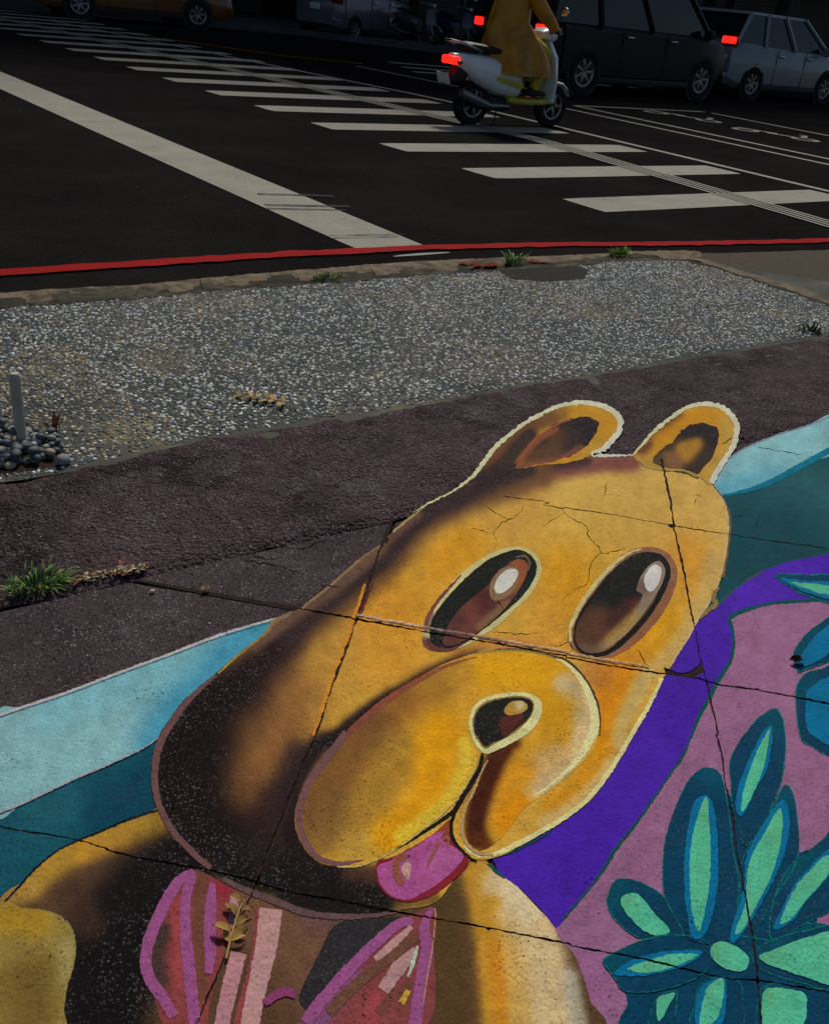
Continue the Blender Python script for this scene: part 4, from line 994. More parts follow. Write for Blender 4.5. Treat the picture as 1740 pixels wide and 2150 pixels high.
# --- muzzle
mz = B_(300, 1475, 420, 1330, 560, 1210, 700, 1110, 820, 1040, 950, 970, 1100, 915, 1250, 890, 1400, 885, 1520, 900, 1640, 932) + C_(100, 930, 172, 985, 245, 1065, 300, 1160, 330, 1270, 337, 1370, 320, 1450) + \
    F_(290, 120, 210, 200, 110, 290, 0, 370) + E_(1450, 450, 1320, 620, 1200, 705, 1110, 690, 1070, 560, 1050, 430, 1010, 430, 850, 560, 700, 672, 560, 755, 430, 803, 300, 806, 190, 775, 110, 692, 60, 580, 58, 470, 88, 370, 150, 260, 230, 155)
p = Paint()
p.shape(mz, (216, 158, 46), Z(9), [
    (B_(480, 1330, 650, 1230, 900, 1090), 14, 28, (146, 96, 42), .85), (E_(180, 420, 330, 200) + B_(500, 1380), 30, 42, (128, 86, 44), .95), (E_(200, 620, 330, 480), 20, 30, (132, 96, 52), .8),
    (B_(850, 1100, 1050, 1030), 10, 24, (178, 130, 46), .7),
    (E_(500, 480, 560, 300, 700, 120), 18, 34, (172, 128, 48), .8), (E_(400, 700, 560, 660), 14, 24, (190, 150, 62), .8),
    (B_(950, 1380, 900, 1440) + E_(900, 150, 880, 350, 800, 500, 650, 620), 22, 24, (232, 160, 16), .92), (B_(1250, 1010, 1480, 1010, 1620, 1060), 14, 26, (234, 166, 18), .9),
    (E_(1090, 60, 1090, 180, 1040, 300, 960, 420, 840, 530, 700, 620), 6, 10, (228, 194, 58), .9),
    (B_(1560, 1100, 1600, 1250), 10, 26, (220, 158, 22), .8),
    (B_(1690, 1090) + C_(200, 1150, 240, 1300) + F_(230, 40, 130, 190, 20, 290) + E_(1500, 370), 11, 15, (222, 192, 140), .95), (C_(190, 1120, 215, 1250), 5, 12, (176, 156, 106), .7),
    (C_(120, 1230, 60, 1400) + F_(60, 90), 10, 22, (206, 148, 28), .7), (E_(1560, 190, 1640, 140), 12, 20, (208, 170, 112), .8),
    (E_(1330, 330, 1420, 230), 12, 22, (216, 146, 30), .8), (E_(1360, 520, 1420, 460, 1450, 560), 16, 24, (230, 146, 12), .9),
    (E_(1300, 110, 1240, 240, 1180, 400, 1150, 540, 1160, 640), 12, 13, (66, 26, 16), .95), (E_(1390, 60, 1300, 110), 5, 9, (84, 34, 18), .9), (E_(1150, 640, 1230, 690), 6, 10, (96, 50, 22), .8),
], grid=7)
p.line(B_(330, 1440, 430, 1340, 570, 1220, 710, 1122, 830, 1052, 960, 985, 1080, 945, 1160, 925), [13, 14, 15, 13, 10, 6, 2], (132, 72, 58), Z(10), .6, (160, 88, 58))
p.line(E_(370, -10, 300, 85, 205, 205, 135, 310, 95, 420, 82, 520, 98, 610, 145, 700, 215, 765, 330, 790, 470, 768), [14, 17, 17, 15, 14, 14, 13, 9, 3], (120, 82, 82), Z(10), .6)
p.line(B_(1100, 910, 1250, 886, 1400, 882, 1520, 897, 1640, 930), [2, 3.5, 3.5, 3, 2.5], (150, 140, 78), Z(10), .5)
p.line(B_(1640, 935) + C_(110, 945, 180, 1000, 245, 1085, 290, 1180, 310, 1280, 308, 1370) + F_(280, 40, 235, 120, 165, 205, 85, 280, 0, 345) + E_(1500, 385), [3, 8, 13, 17, 20, 19, 16, 11, 8, 6, 3], (228, 220, 154), Z(10), .6)
p.line(B_(1250, 880, 1400, 875, 1540, 893, 1660, 930) + C_(130, 935, 205, 995, 270, 1080, 320, 1180, 345, 1290, 342, 1400), [1.5, 2, 3, 4, 4, 4.5, 4, 2], (76, 62, 44), Z(10), .5)
p.line(E_(1150, 120, 1150, 190, 1110, 280, 1045, 385, 985, 455, 850, 567, 700, 680, 560, 762, 430, 806, 310, 808), [3, 4, 4, 4, 4, 4, 3], (206, 182, 104), Z(10), .5)
p.line(E_(1225, 160, 1180, 250, 1130, 370, 1090, 450, 1070, 550, 1085, 640, 1125, 698, 1180, 728, 1260, 735), [4, 5, 6, 6, 7, 7, 7, 8, 6], (190, 154, 100), Z(10), .6)
p.line(E_(1195, 118, 1178, 205, 1130, 295, 1068, 395, 1025, 475, 1004, 560, 1012, 630, 1050, 690, 1105, 745, 1160, 775), [7, 9, 10, 9, 12, 8, 8, 7, 6, 3], (24, 26, 22), Z(11), .6)
p.line(E_(1030, 465, 960, 515, 850, 590, 740, 662, 660, 706), [9, 7, 5, 3, 1.5], (26, 26, 22), Z(11), .5)
p.build('bear_muzzle', mural)
# --- tongue
p = Paint()
p.shape(E_(555, 775, 640, 752, 760, 695, 900, 605, 1000, 525, 1008, 640, 1060, 715, 1112, 775, 1060, 850, 960, 938, 860, 996, 740, 1024, 640, 998, 572, 935, 550, 850), (134, 36, 44), Z(10), [(E_(960, 580), 6, 12, (150, 80, 50), .8)])
p.shape(E_(562, 800, 640, 772, 700, 735, 800, 680, 900, 610, 960, 595, 945, 640, 1020, 690, 1078, 745, 1020, 830, 920, 915, 820, 975, 730, 1012, 640, 985, 580, 925, 556, 850), (174, 84, 142), Z(11), [(E_(900, 800, 1000, 760), 8, 18, (182, 98, 150), .7)])
p.shape(E_(660, 745, 760, 740, 690, 800, 720, 900, 690, 925, 655, 880, 645, 820), (150, 84, 70), Z(12), grid=6)
p.shape(E_(702, 815, 740, 770, 760, 790, 748, 890, 718, 865), (196, 150, 136), Z(13), grid=6)
p.line(E_(935, 655, 890, 740, 850, 835), [8, 7, 2], (150, 88, 76), Z(12), .5)
p.line(E_(950, 640, 985, 630, 985, 690), [5, 8, 4], (156, 92, 72), Z(12), .5)
p.build('bear_tongue', mural)
# --- nose
p = Paint()
p.shape(B_(1112, 1310, 1138, 1228, 1200, 1178, 1290, 1150, 1400, 1138, 1490, 1150, 1545, 1190, 1556, 1250, 1532, 1320, 1480, 1382) + E_(1400, 42, 1300, 92, 1215, 124, 1160, 82, 1122, 0), (222, 216, 150), Z(12), grid=6)
p.shape(B_(1132, 1318, 1155, 1245, 1210, 1197, 1300, 1172, 1400, 1160, 1478, 1172, 1508, 1210, 1495, 1270, 1440, 1340, 1360, 1400) + E_(1270, 60, 1212, 92, 1165, 40, 1138, -20), (150, 118, 56), Z(13), grid=6)
p.shape(B_(1142, 1320, 1165, 1250, 1220, 1205, 1320, 1177, 1420, 1170, 1488, 1190, 1498, 1238, 1466, 1305, 1390, 1365, 1310, 1425) + E_(1260, 50, 1212, 82, 1170, 30, 1148, -10), (30, 32, 28), Z(14), [(B_(1340, 1330, 1400, 1300), 8, 12, (74, 36, 34), .9)], grid=6)
p.shape(B_(1325, 1245, 1370, 1195, 1440, 1193, 1470, 1228, 1430, 1265, 1350, 1277), (182, 142, 62), Z(15), [(B_(1420, 1218), 4, 6, (214, 196, 150), .9)], grid=5)
p.shape(B_(1312, 1295, 1440, 1270, 1400, 1340, 1325, 1410, 1300, 1345), (88, 42, 38), Z(15), grid=6)
p.build('bear_nose', mural)
# --- eyes
p = Paint()
p.shape(B_(828, 835, 836, 740, 870, 650, 950, 540, 1060, 420, 1180, 330, 1290, 275, 1390, 254, 1480, 273, 1535, 328, 1552, 392, 1530, 470, 1470, 560, 1400, 625, 1300, 722, 1200, 792, 1100, 852, 1000, 888, 920, 892, 862, 874), (208, 198, 134), Z(9),
        [(B_(840, 830, 920, 885, 1000, 880), 5, 6, (116, 70, 62), .95), (B_(850, 760, 880, 660), 3, 4, (128, 84, 72), .9)], grid=6)
p.line(B_(845, 740, 875, 655, 955, 545, 1065, 425), [7, 8, 6, 3], (120, 74, 66), Z(10), .5)
p.line(B_(860, 810, 890, 862, 950, 878, 1030, 862, 1120, 815), [8, 10, 11, 8, 4], (112, 62, 58), Z(10), .5)
p.shape(B_(872, 800, 876, 735, 905, 660, 985, 555, 1090, 445, 1205, 350, 1310, 295, 1400, 272, 1470, 292, 1515, 340, 1522, 400, 1490, 480, 1420, 570, 1320, 660, 1220, 740, 1120, 815, 1030, 862, 950, 868, 890, 845), (28, 32, 29), Z(11), grid=6)
p.shape(B_(955, 845, 985, 735, 1070, 620, 1180, 525, 1270, 450, 1340, 365, 1410, 330, 1462, 350, 1462, 420, 1410, 520, 1320, 640, 1210, 740, 1110, 810, 1020, 850), (112, 64, 54), Z(12),
        [(B_(1400, 350, 1440, 400, 1400, 500), 6, 10, (160, 92, 52), .85), (B_(1200, 560, 1240, 640), 10, 14, (86, 40, 40), .8), (B_(1340, 600, 1280, 650, 1180, 740), 4, 6, (140, 108, 70), .8), (B_(1000, 820, 1050, 700), 6, 12, (92, 54, 46), .8)], grid=6)
p.line(B_(1395, 318, 1450, 312, 1478, 345, 1470, 400), [4, 6, 6, 3], (104, 88, 66), Z(13), .5)
p.shape(B_(1234, 525, 1250, 455, 1310, 385, 1370, 372, 1415, 395, 1415, 440, 1390, 510, 1330, 568, 1262, 582, 1240, 555), (142, 112, 78), Z(13), grid=5)
p.shape(B_(1266, 500, 1290, 440, 1345, 392, 1400, 392, 1408, 430, 1372, 490, 1310, 537, 1274, 532), (216, 212, 198), Z(14), grid=5)
p.build('bear_eye', mural, 'tilted dark eye left of the pair')
p = Paint()
p.shape(C_(148, 800, 165, 710, 220, 600, 310, 470, 400, 370, 500, 290, 600, 258, 680, 258, 762, 298, 808, 370, 812, 450, 782, 550, 722, 662, 642, 762, 542, 855, 440, 914, 350, 934, 270, 924, 190, 886, 152, 835), (150, 102, 74), Z(9), [(C_(760, 500, 640, 720, 500, 860), 6, 9, (148, 94, 62), .8)], grid=6)
p.line(C_(165, 830, 162, 760, 180, 705, 232, 600, 320, 475, 410, 378, 510, 298, 595, 268), [5, 8, 9, 9, 9, 8, 6, 3], (208, 196, 130), Z(10), .6)
p.shape(C_(182, 790, 202, 700, 272, 580, 372, 450, 472, 350, 562, 298, 650, 286, 725, 308, 770, 380, 764, 460, 712, 575, 632, 695, 522, 815, 420, 893, 330, 926, 250, 912, 195, 862), (24, 27, 27), Z(11), grid=6)
p.shape(C_(192, 790, 215, 705, 290, 580, 390, 450, 490, 355, 580, 318, 650, 308, 712, 325, 745, 385, 735, 460, 680, 575, 600, 690, 500, 800, 410, 870, 320, 900, 250, 892, 205, 850), (44, 36, 32), Z(12),
        [(C_(420, 430, 560, 370, 480, 560, 380, 620), 20, 26, (28, 30, 28), .95), (C_(240, 800, 330, 720, 330, 830), 18, 20, (98, 64, 46), .95), (C_(420, 720, 520, 620), 8, 12, (74, 42, 36), .9), (C_(560, 600), 5, 8, (96, 44, 44), .8),
         (C_(360, 870, 430, 790, 540, 690, 640, 570), 5, 7, (164, 128, 66), .9), (C_(250, 880, 330, 890), 6, 8, (118, 92, 72), .8)], grid=6)
p.shape(C_(740, 390, 720, 480, 650, 600, 560, 722, 470, 815, 400, 865, 350, 875, 420, 800, 520, 700, 590, 590, 600, 540, 565, 520, 590, 440, 640, 370, 700, 340), (150, 128, 108), Z(13),
        [(C_(420, 830, 560, 690), 5, 9, (168, 136, 76), .9), (C_(590, 480, 600, 520), 5, 8, (112, 84, 76), .8)], grid=5)
p.shape(C_(613, 445, 640, 390, 682, 360, 712, 376, 714, 430, 692, 490, 650, 527, 620, 502), (216, 214, 208), Z(14), grid=5)
p.build('bear_eye', mural, 'tilted dark eye right of the pair')
# --- ears
def ear(name, outline, rim, rimw, inner, base, st, inst, lab, extra=()):
    p = Paint()
    p.shape(outline, base, Z(9), st, grid=6, jit=.9)
    p.shape(inner, (54, 40, 38), Z(10), inst, grid=5, jit=1.4)
    for a in extra: p.line(*a)
    p.line(rim, rimw, (210, 210, 150), Z(11), .9, (210, 206, 190))
    p.build(name, mural, lab)
ear('bear_ear', K_(1080, 975, 1150, 912, 1210, 830, 1270, 750, 1350, 680, 1450, 600, 1550, 545) + L_(60, 508, 150, 480, 250, 470, 340, 485, 420, 520, 465, 560, 478, 610, 465, 660, 420, 712, 370, 762, 300, 797, 200, 832, 80, 852) + K_(1560, 858, 1400, 885, 1300, 935, 1180, 985),
    K_(770, 1150, 860, 1092, 990, 1030, 1080, 970, 1150, 908, 1210, 828, 1270, 750, 1350, 680, 1450, 602, 1550, 548) + L_(60, 512, 150, 486, 250, 477, 340, 492, 415, 526, 458, 566, 468, 612, 455, 660, 412, 710, 365, 758, 300, 793, 420, 800, 545, 796),
    [2, 3, 4, 5, 6, 8, 9, 9, 8, 8, 8, 8, 8, 9, 10, 11, 12, 12, 12, 10, 8, 4, 3], 
    K_(1398, 878, 1440, 785, 1520, 692, 1620, 622) + L_(100, 600, 200, 568, 280, 568, 332, 600, 325, 660, 270, 735, 180, 795, 80, 832) + K_(1560, 850), (198, 142, 38),
    [(K_(1100, 965, 1220, 860, 1340, 730, 1480, 630, 1600, 570), 8, 10, (106, 70, 46), .9), (K_(1150, 960, 1300, 870, 1400, 760, 1480, 680), 8, 9, (48, 36, 36), .9), (K_(1200, 965, 1380, 890), 9, 8, (46, 34, 36), .95), (L_(60, 560, 100, 540), 8, 14, (120, 84, 46), .7), (L_(330, 720, 220, 800), 4, 8, (196, 150, 60), .7)],
    [(K_(1480, 820, 1600, 790) + L_(60, 780), 10, 12, (100, 70, 44), .9), (L_(200, 600, 300, 620, 270, 700), 8, 10, (36, 28, 30), .95), (L_(80, 690), 8, 14, (92, 60, 36), .8), (K_(1420, 860, 1460, 780, 1540, 700, 1640, 640), 3, 4, (146, 84, 58), .95), (K_(1420, 870, 1560, 840) + L_(100, 820, 230, 750), 3, 4, (140, 84, 62), .8)],
    'brown and orange ear with cream edge, left of the pair', ((K_(1400, 880, 1440, 788, 1520, 696, 1620, 626) + L_(100, 602, 180, 575), [3, 5, 5, 4, 3, 2], (150, 86, 58), Z(11), .7),))
ear('bear_ear', L_(545, 797, 600, 730, 680, 640, 780, 560, 880, 500, 970, 478, 1060, 490, 1130, 530, 1178, 590, 1188, 650, 1168, 740, 1120, 820, 1060, 920, 1008, 985, 950, 932, 850, 894, 720, 890, 620, 864),
    L_(548, 795, 604, 730, 684, 642, 784, 562, 882, 504, 970, 485, 1058, 497, 1125, 536, 1168, 594, 1176, 650, 1155, 740, 1105, 820, 1050, 905, 1018, 965), [4, 6, 7, 7, 8, 8, 9, 10, 11, 12, 11, 10, 12, 12],
    L_(660, 835, 700, 772, 780, 720, 840, 652, 920, 606, 1000, 604, 1062, 640, 1060, 720, 1030, 795, 980, 865, 930, 912, 850, 888, 730, 872), (200, 144, 40),
    [(L_(600, 760, 700, 650, 820, 570), 6, 9, (110, 66, 44), .9), (L_(700, 700, 850, 600, 950, 560), 5, 10, (210, 144, 26), .8), (L_(620, 830, 720, 880), 5, 10, (178, 140, 62), .8), (L_(1120, 600, 1120, 720, 1000, 930), 7, 12, (196, 156, 72), .8)],
    [(L_(860, 780, 900, 730), 12, 14, (184, 134, 48), .95), (L_(760, 820, 800, 850), 10, 12, (134, 94, 62), .9), (L_(690, 830), 8, 8, (86, 74, 44), .9), (L_(860, 660, 980, 640, 1030, 700), 8, 10, (38, 30, 33), .95), (L_(1000, 800, 940, 890), 6, 9, (64, 50, 44), .9)],
    'orange ear with dark centre and cream edge, right of the pair', ((L_(570, 812, 620, 860, 720, 884, 850, 890, 950, 930, 1005, 968), [3, 4, 4, 4, 3, 2], (176, 150, 82), Z(11), .5), (L_(740, 892, 850, 902, 940, 940), [1, 3, 2], (70, 64, 46), Z(11), .4)))
# raised painted mortar ridge along the slab joint under the eyes
def ridge():
    path = catmull(B_(430, 690, 640, 731, 870, 772, 1100, 810, 1380, 858, 1700, 914) + C_(140, 921, 400, 970, 640, 1008), False, 5)
    path = path + RNG.normal(0, .5, path.shape) + np.array([0, -2.6])
    W = GV(path, ZS); t = np.gradient(W, axis=0); t /= np.linalg.norm(t, axis=1)[:, None]; nr = np.stack([-t[:, 1], t[:, 0]], 1); n = len(W)
    V = []; C = []
    u = np.linspace(0, 1, n)
    col = np.stack([np.interp(u, [0, .2, .3, .45, .55, .8, 1], c) for c in ((214, 222, 130, 176, 220, 216, 216), (170, 178, 116, 128, 176, 168, 160), (132, 142, 112, 108, 122, 118, 96))], 1)
    for k, (a, h) in enumerate(((-1, .002), (-.7, .0052), (0, .0066), (.7, .0056), (1, .002))):
        j = RNG.uniform(.7, 1.25, n); w = .0056 * j
        q = W + nr * (a * w)[:, None]
        V += [(x, y, ZS + .001 + h * g) for (x, y), g in zip(q, RNG.uniform(.8, 1.15, n))]; C.append(alb(col * RNG.uniform(.82, 1.1, (n, 1))))
    F = [(r * n + i, r * n + i + 1, (r + 1) * n + i + 1, (r + 1) * n + i) for r in range(4) for i in range(n - 1)]
    mesh_obj('mortar_ridge', V, F, M['mural'], mural, True, np.concatenate(C))
ridge()

# ================================================================== SMALL THINGS on the pavement
def blade_tuft(name, base_px, n, hmin, hmax, spread, lean, cols, label, cat, width=.0032, seed=1, ell=(1, 1), droop=.5, z0=ZS):
    rs = np.random.default_rng(seed); c = G(base_px, z0); V = []; F = []; C = []
    for i in range(n):
        a = rs.uniform(0, 6.283); r = spread * math.sqrt(rs.random())
        bx, by = c[0] + r * math.cos(a) * ell[0], c[1] + r * math.sin(a) * ell[1]
        out = np.array([math.cos(a), math.sin(a)]) * rs.uniform(.3, 1.0) + np.array(lean) * rs.uniform(.2, 1.0)
        h = rs.uniform(hmin, hmax); L_out = h * rs.uniform(.35, 1.15); w = width * rs.uniform(.6, 1.25); seg = 7
        side = np.array([-out[1], out[0]]); side /= np.linalg.norm(side) + 1e-6
        col = np.array(cols[rs.integers(len(cols))]) * rs.uniform(.75, 1.2); o = len(V)
        d = droop * rs.uniform(.4, 1.3)
        for k in range(seg + 1):
            t = k / seg; ww = w * (1 - t ** 1.8) * (.75 + .5 * t) + .0002
            px_, py_ = bx + out[0] * L_out * t ** 1.25, by + out[1] * L_out * t ** 1.25
            z = z0 - .004 + h * (t * 1.15 - d * t ** 2.4)
            z = max(z, z0 + .004)
            V += [(px_ - side[0] * ww, py_ - side[1] * ww, z), (px_, py_, z - ww * .5), (px_ + side[0] * ww, py_ + side[1] * ww, z)]
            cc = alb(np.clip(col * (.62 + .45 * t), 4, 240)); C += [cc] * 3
            if k:
                for q in (0, 1): F.append((o + 3 * k - 3 + q, o + 3 * k - 2 + q, o + 3 * k + 1 + q, o + 3 * k + q))
    return tag(mesh_obj(name, V, F, M['grass'], None, True, np.array(C)), label, cat, 'grass tufts growing in the joints')
GR = [(86, 142, 54), (104, 160, 64), (66, 112, 46), (128, 158, 68), (74, 124, 52)]
DRY = [(150, 130, 80), (120, 100, 60)]
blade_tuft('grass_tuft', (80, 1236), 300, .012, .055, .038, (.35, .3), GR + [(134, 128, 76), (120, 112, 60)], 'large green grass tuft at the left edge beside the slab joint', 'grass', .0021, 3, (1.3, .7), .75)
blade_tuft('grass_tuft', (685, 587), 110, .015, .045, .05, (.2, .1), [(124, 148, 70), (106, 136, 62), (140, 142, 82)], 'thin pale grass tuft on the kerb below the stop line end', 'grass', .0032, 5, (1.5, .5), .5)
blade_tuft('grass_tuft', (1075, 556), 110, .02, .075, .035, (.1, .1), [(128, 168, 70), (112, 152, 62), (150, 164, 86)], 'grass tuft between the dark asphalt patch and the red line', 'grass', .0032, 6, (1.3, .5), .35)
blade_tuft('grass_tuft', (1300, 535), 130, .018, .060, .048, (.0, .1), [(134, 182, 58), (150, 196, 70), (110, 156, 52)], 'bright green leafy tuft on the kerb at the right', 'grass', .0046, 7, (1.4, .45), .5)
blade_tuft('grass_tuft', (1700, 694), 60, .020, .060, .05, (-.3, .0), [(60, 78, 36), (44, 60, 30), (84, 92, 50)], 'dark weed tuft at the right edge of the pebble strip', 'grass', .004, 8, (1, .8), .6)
blade_tuft('weed_sprig', (112, 898), 22, .02, .06, .016, (-.1, .2), [(96, 96, 36), (124, 96, 40), (150, 70, 40)], 'small yellowish weed sprig beside the loose pebbles', 'weed', .004, 9, (1, .6), .4)

def sprig(name, stem_px, pairs, leaf_len, leaf_w, label, zoff, seed, col=(176, 138, 72)):
    """dried compound leaf: midrib with paired leaflets, each its own part"""
    rs = np.random.default_rng(seed); W = GV(stem_px, ZS); base = W[0]
    root = empty(name, (base[0], base[1], ZS)); tag(root, label, 'leaf', 'dried compound leaves')
    P = resamp(lerp_path(W - base, .004), 20)
    MB().tube([(x, y, zoff + .002 + .004 * math.sin(3 * i / 19)) for i, (x, y) in enumerate(P)], [.0017 - .0009 * i / 19 for i in range(20)], 6).build('stalk', plain(name + '_stalk', col, .8), root)
    d = (P[-1] - P[0]); d /= np.linalg.norm(d)
    for k in range(pairs):
        t = .30 + .66 * k / (pairs - 1); c = P[int(t * 19)]
        for s_ in (-1, 1):
            if rs.random() < .14: continue
            ang = math.atan2(d[1], d[0]) + s_ * rs.uniform(.7, 1.5)
            L = leaf_len * rs.uniform(.6, 1.15) * (1 - .25 * abs(t - .55)); w = leaf_w * rs.uniform(.5, 1.15)
            ax = np.array([math.cos(ang), math.sin(ang)]); sd = np.array([-ax[1], ax[0]])
            V = []; F = []; C = []; curl = rs.uniform(.2, 1.3); tw = rs.uniform(-1.2, 1.2)
            cc = np.array(col) * rs.uniform(.8, 1.18)
            for i in range(7):
                u = i / 6; hw = w * math.sin(math.pi * min(1, u * .93 + .05)) ** .8
                for j in (-1, 0, 1):
                    q = c + ax * L * u + sd * hw * j
                    z = zoff + .0025 + .006 * curl * math.sin(u * 2.6) + (.003 * curl if j else 0) + j * tw * .003 * u
                    V.append((q[0], q[1], max(z, zoff + .0015))); C.append(alb(np.clip(cc * (.82 if j == 0 else 1), 5, 240)))
            for i in range(6):
                for j in (0, 1): F.append((i * 3 + j, i * 3 + j + 1, i * 3 + j + 4, i * 3 + j + 3))
            mesh_obj('leaflet', V, F, M['leaf_dry'], root, True, np.array(C))
    return root
sprig('dried_leaf_sprig', [(625, 862), (590, 850), (548, 842), (500, 838)], 6, .044, .0085, 'tan dried compound leaf lying on the pebble strip', .006, 4, (168, 138, 84))
sprig('dried_leaf_sprig', D_(1258, 1395, 1290, 1270, 1330, 1130, 1365, 1040), 6, .025, .0052, 'tan dried compound leaf lying on the painted pink bow', .007, 9)

def flat_leaf(name, px, L, w, ang, col, label, z=ZS, cat='leaf', curl=.35):
    c = G(px, z); V = []; F = []; C = []
    for i in range(9):
        u = i / 8; hw = w * math.sin(math.pi * min(.985, u * .95 + .04)) ** .75
        for j in (-1, -.5, 0, .5, 1):
            x, y = L * (u - .5), hw * j
            V.append((x * math.cos(ang) - y * math.sin(ang), x * math.sin(ang) + y * math.cos(ang), .0085 + curl * .012 * math.sin(u * 3.0) * abs(j) + .002 * math.sin(9 * u)))
            C.append(alb(np.clip(np.array(col) * (.75 + .3 * abs(j)) * random.uniform(.88, 1.1), 4, 240)))
    for i in range(8):
        for j in range(4): F.append((i * 5 + j, i * 5 + j + 1, i * 5 + j + 6, i * 5 + j + 5))
    o = mesh_obj(name, V, F, M['leaf_dry'], None, True, np.array(C)); o.location = (c[0], c[1], z)
    return tag(o, label, cat)
flat_leaf('fallen_leaf', (1668, 1395), .030, .0075, 2.6, (70, 44, 34), 'curled dark brown leaf on the pink field at the right edge', ZS, curl=.9)
flat_leaf('fallen_leaf', (1483, 643), .045, .008, .1, (150, 110, 50), 'small tan leaf on the pebble strip at the right')
flat_leaf('fallen_leaf', (1337, 672), .034, .007, -.3, (176, 124, 56), 'orange leaf next to the white stub on the pebbles')
flat_leaf('fallen_leaf', (432, 1243), .022, .006, .2, (156, 112, 62), 'tiny tan leaf stuck in the slab joint left of the bear')
flat_leaf('fallen_leaf', (258, 1187), .022, .007, .9, (150, 92, 64), 'small reddish leaf above the dry litter')
b = G((1358, 675), ZS)
o = MB().tube([(-.028, 0, .009), (.028, 0, .009)], .0036, 10).build('cigarette_stub', plain('stub_paper', (206, 206, 200), .7))
o.location = (b[0], b[1], ZS); o.rotation_euler = (0, 0, -.25); tag(o, 'white cigarette stub lying on the pebble strip', 'cigarette stub')
o = MB().ellipsoid((0, 0, .004), (.006, .0045, .004), 8, 6).build('small_stone', plain('chip_stone', (190, 176, 150), .8))
b = G((320, 1245), ZS); o.location = (b[0], b[1], ZS); tag(o, 'single pale stone chip on the purple slab', 'stone')
# dry litter caught in the gap right of the big tuft
lit = []
path = GV([(165, 1222), (200, 1212), (235, 1206), (262, 1202), (288, 1200), (300, 1196)], ZS); P = resamp(path, 60)
V = []; F = []; C = []; rs = np.random.default_rng(5)
for i in range(210):
    p_ = P[rs.integers(60)] + rs.normal(0, .006, 2); a = rs.uniform(0, 6.28); L = rs.uniform(.004, .018); w = rs.uniform(.001, .004)
    ax = np.array([math.cos(a), math.sin(a)]) * L / 2; sd = np.array([-math.sin(a), math.cos(a)]) * w; z = ZS + rs.uniform(.002, .010); o_ = len(V); tz = rs.uniform(-.003, .003)
    for q, dz in ((-ax - sd, tz), (ax - sd, -tz), (ax * 1.1, -tz + .001), (ax + sd, -tz), (-ax + sd, tz)): V.append((p_[0] + q[0], p_[1] + q[1], z + dz))
    F.append(tuple(range(o_, o_ + 5)))
    C += [alb(np.array([(150, 112, 62), (190, 176, 140), (110, 64, 34), (84, 66, 44), (200, 190, 168)][rs.integers(5)]) * rs.uniform(.7, 1.1))] * 5
stuff(tag(mesh_obj('dry_litter', V, F, M['leaf_dry'], None, False, np.array(C)), 'dry leaf litter caught in the slab gap beside the big grass tuft', 'litter'))

# loose pebbles in the broken pocket at the left edge
def stone_mesh(seed, sub=2, rough=.16):
    bm = bmesh.new(); bmesh.ops.create_icosphere(bm, subdivisions=sub, radius=1); rs = np.random.default_rng(seed)
    k = rs.normal(0, 1, (5, 3))
    for v in bm.verts:
        d = sum(math.sin(1.7 * v.co.dot(Vector(q)) + i) for i, q in enumerate(k)) / 5
        v.co *= 1 + rough * d
    me = bpy.data.meshes.new('pebble'); bm.to_mesh(me); bm.free()
    me.polygons.foreach_set('use_smooth', [True] * len(me.polygons)); return me
sm = [stone_mesh(i) for i in range(6)]
pm = [plain('loose_pebble_%d' % i, c, .6, var=.25, scale=3.0, bumpy=.2, bscale=20) for i, c in enumerate([(84, 92, 98), (110, 112, 108), (66, 74, 80), (132, 134, 128), (150, 140, 118), (176, 178, 174)])]
sm = []
for i in range(6):
    for k in range(3):
        me = stone_mesh(i * 3 + k); me.materials.append(pm[i]); sm.append(me)
rs = np.random.default_rng(21); placed = []; tries = 0
pk = np.array([(-40, 905), (50, 900), (66, 905), (90, 918), (114, 920), (126, 938), (124, 955), (95, 968), (52, 978), (-40, 1000)], float)
while len(placed) < 130 and tries < 9000:
    tries += 1
    q = np.array([rs.uniform(-40, 128), rs.uniform(900, 985)])
    if not inpoly(q[None], pk)[0]: continue
    w = G(q, ZS); r = rs.uniform(.0075, .0145) * (1.15 if q[1] > 935 else .85)
    lv = 0
    over = [t for t in placed if math.hypot(t[0] - w[0], t[1] - w[1]) < (t[2] + r) * .72]
    if len(over) > 2 or (over and rs.random() < .6): continue
    if over: lv = max(t[3] for t in over) + .011
    placed.append((w[0], w[1], r, lv))
    ki = rs.choice(18, p=np.repeat([.30, .22, .2, .14, .08, .06], 3) / 3); me = sm[ki]
    o = link(bpy.data.objects.new('pebble', me)); o.location = (w[0], w[1], ZS + r * .42 + lv); o.scale = (r * rs.uniform(.95, 1.25), r * rs.uniform(.75, 1), r * rs.uniform(.55, .75)); o.rotation_euler = (rs.uniform(-.25, .25), rs.uniform(-.25, .25), rs.uniform(0, 3.1))
    tag(o, 'smooth ' + ('slate blue', 'mid grey', 'dark slate', 'light grey', 'tan', 'near white')[ki // 3] + ' pebble in the loose heap at the left edge', 'pebble', 'loose pebbles heaped at the left edge')
b = G((134, 974), ZS); me = stone_mesh(77, 2, .3); me.materials.append(plain('pale_rock', (128, 134, 136), .75, var=.2, scale=3, bumpy=.5, bscale=9))
o = link(bpy.data.objects.new('broken_stone', me)); o.location = (b[0], b[1], ZS + .012); o.scale = (.020, .014, .014); o.rotation_euler = (.2, .1, .5)
tag(o, 'larger pale broken stone at the end of the pebble heap', 'stone')
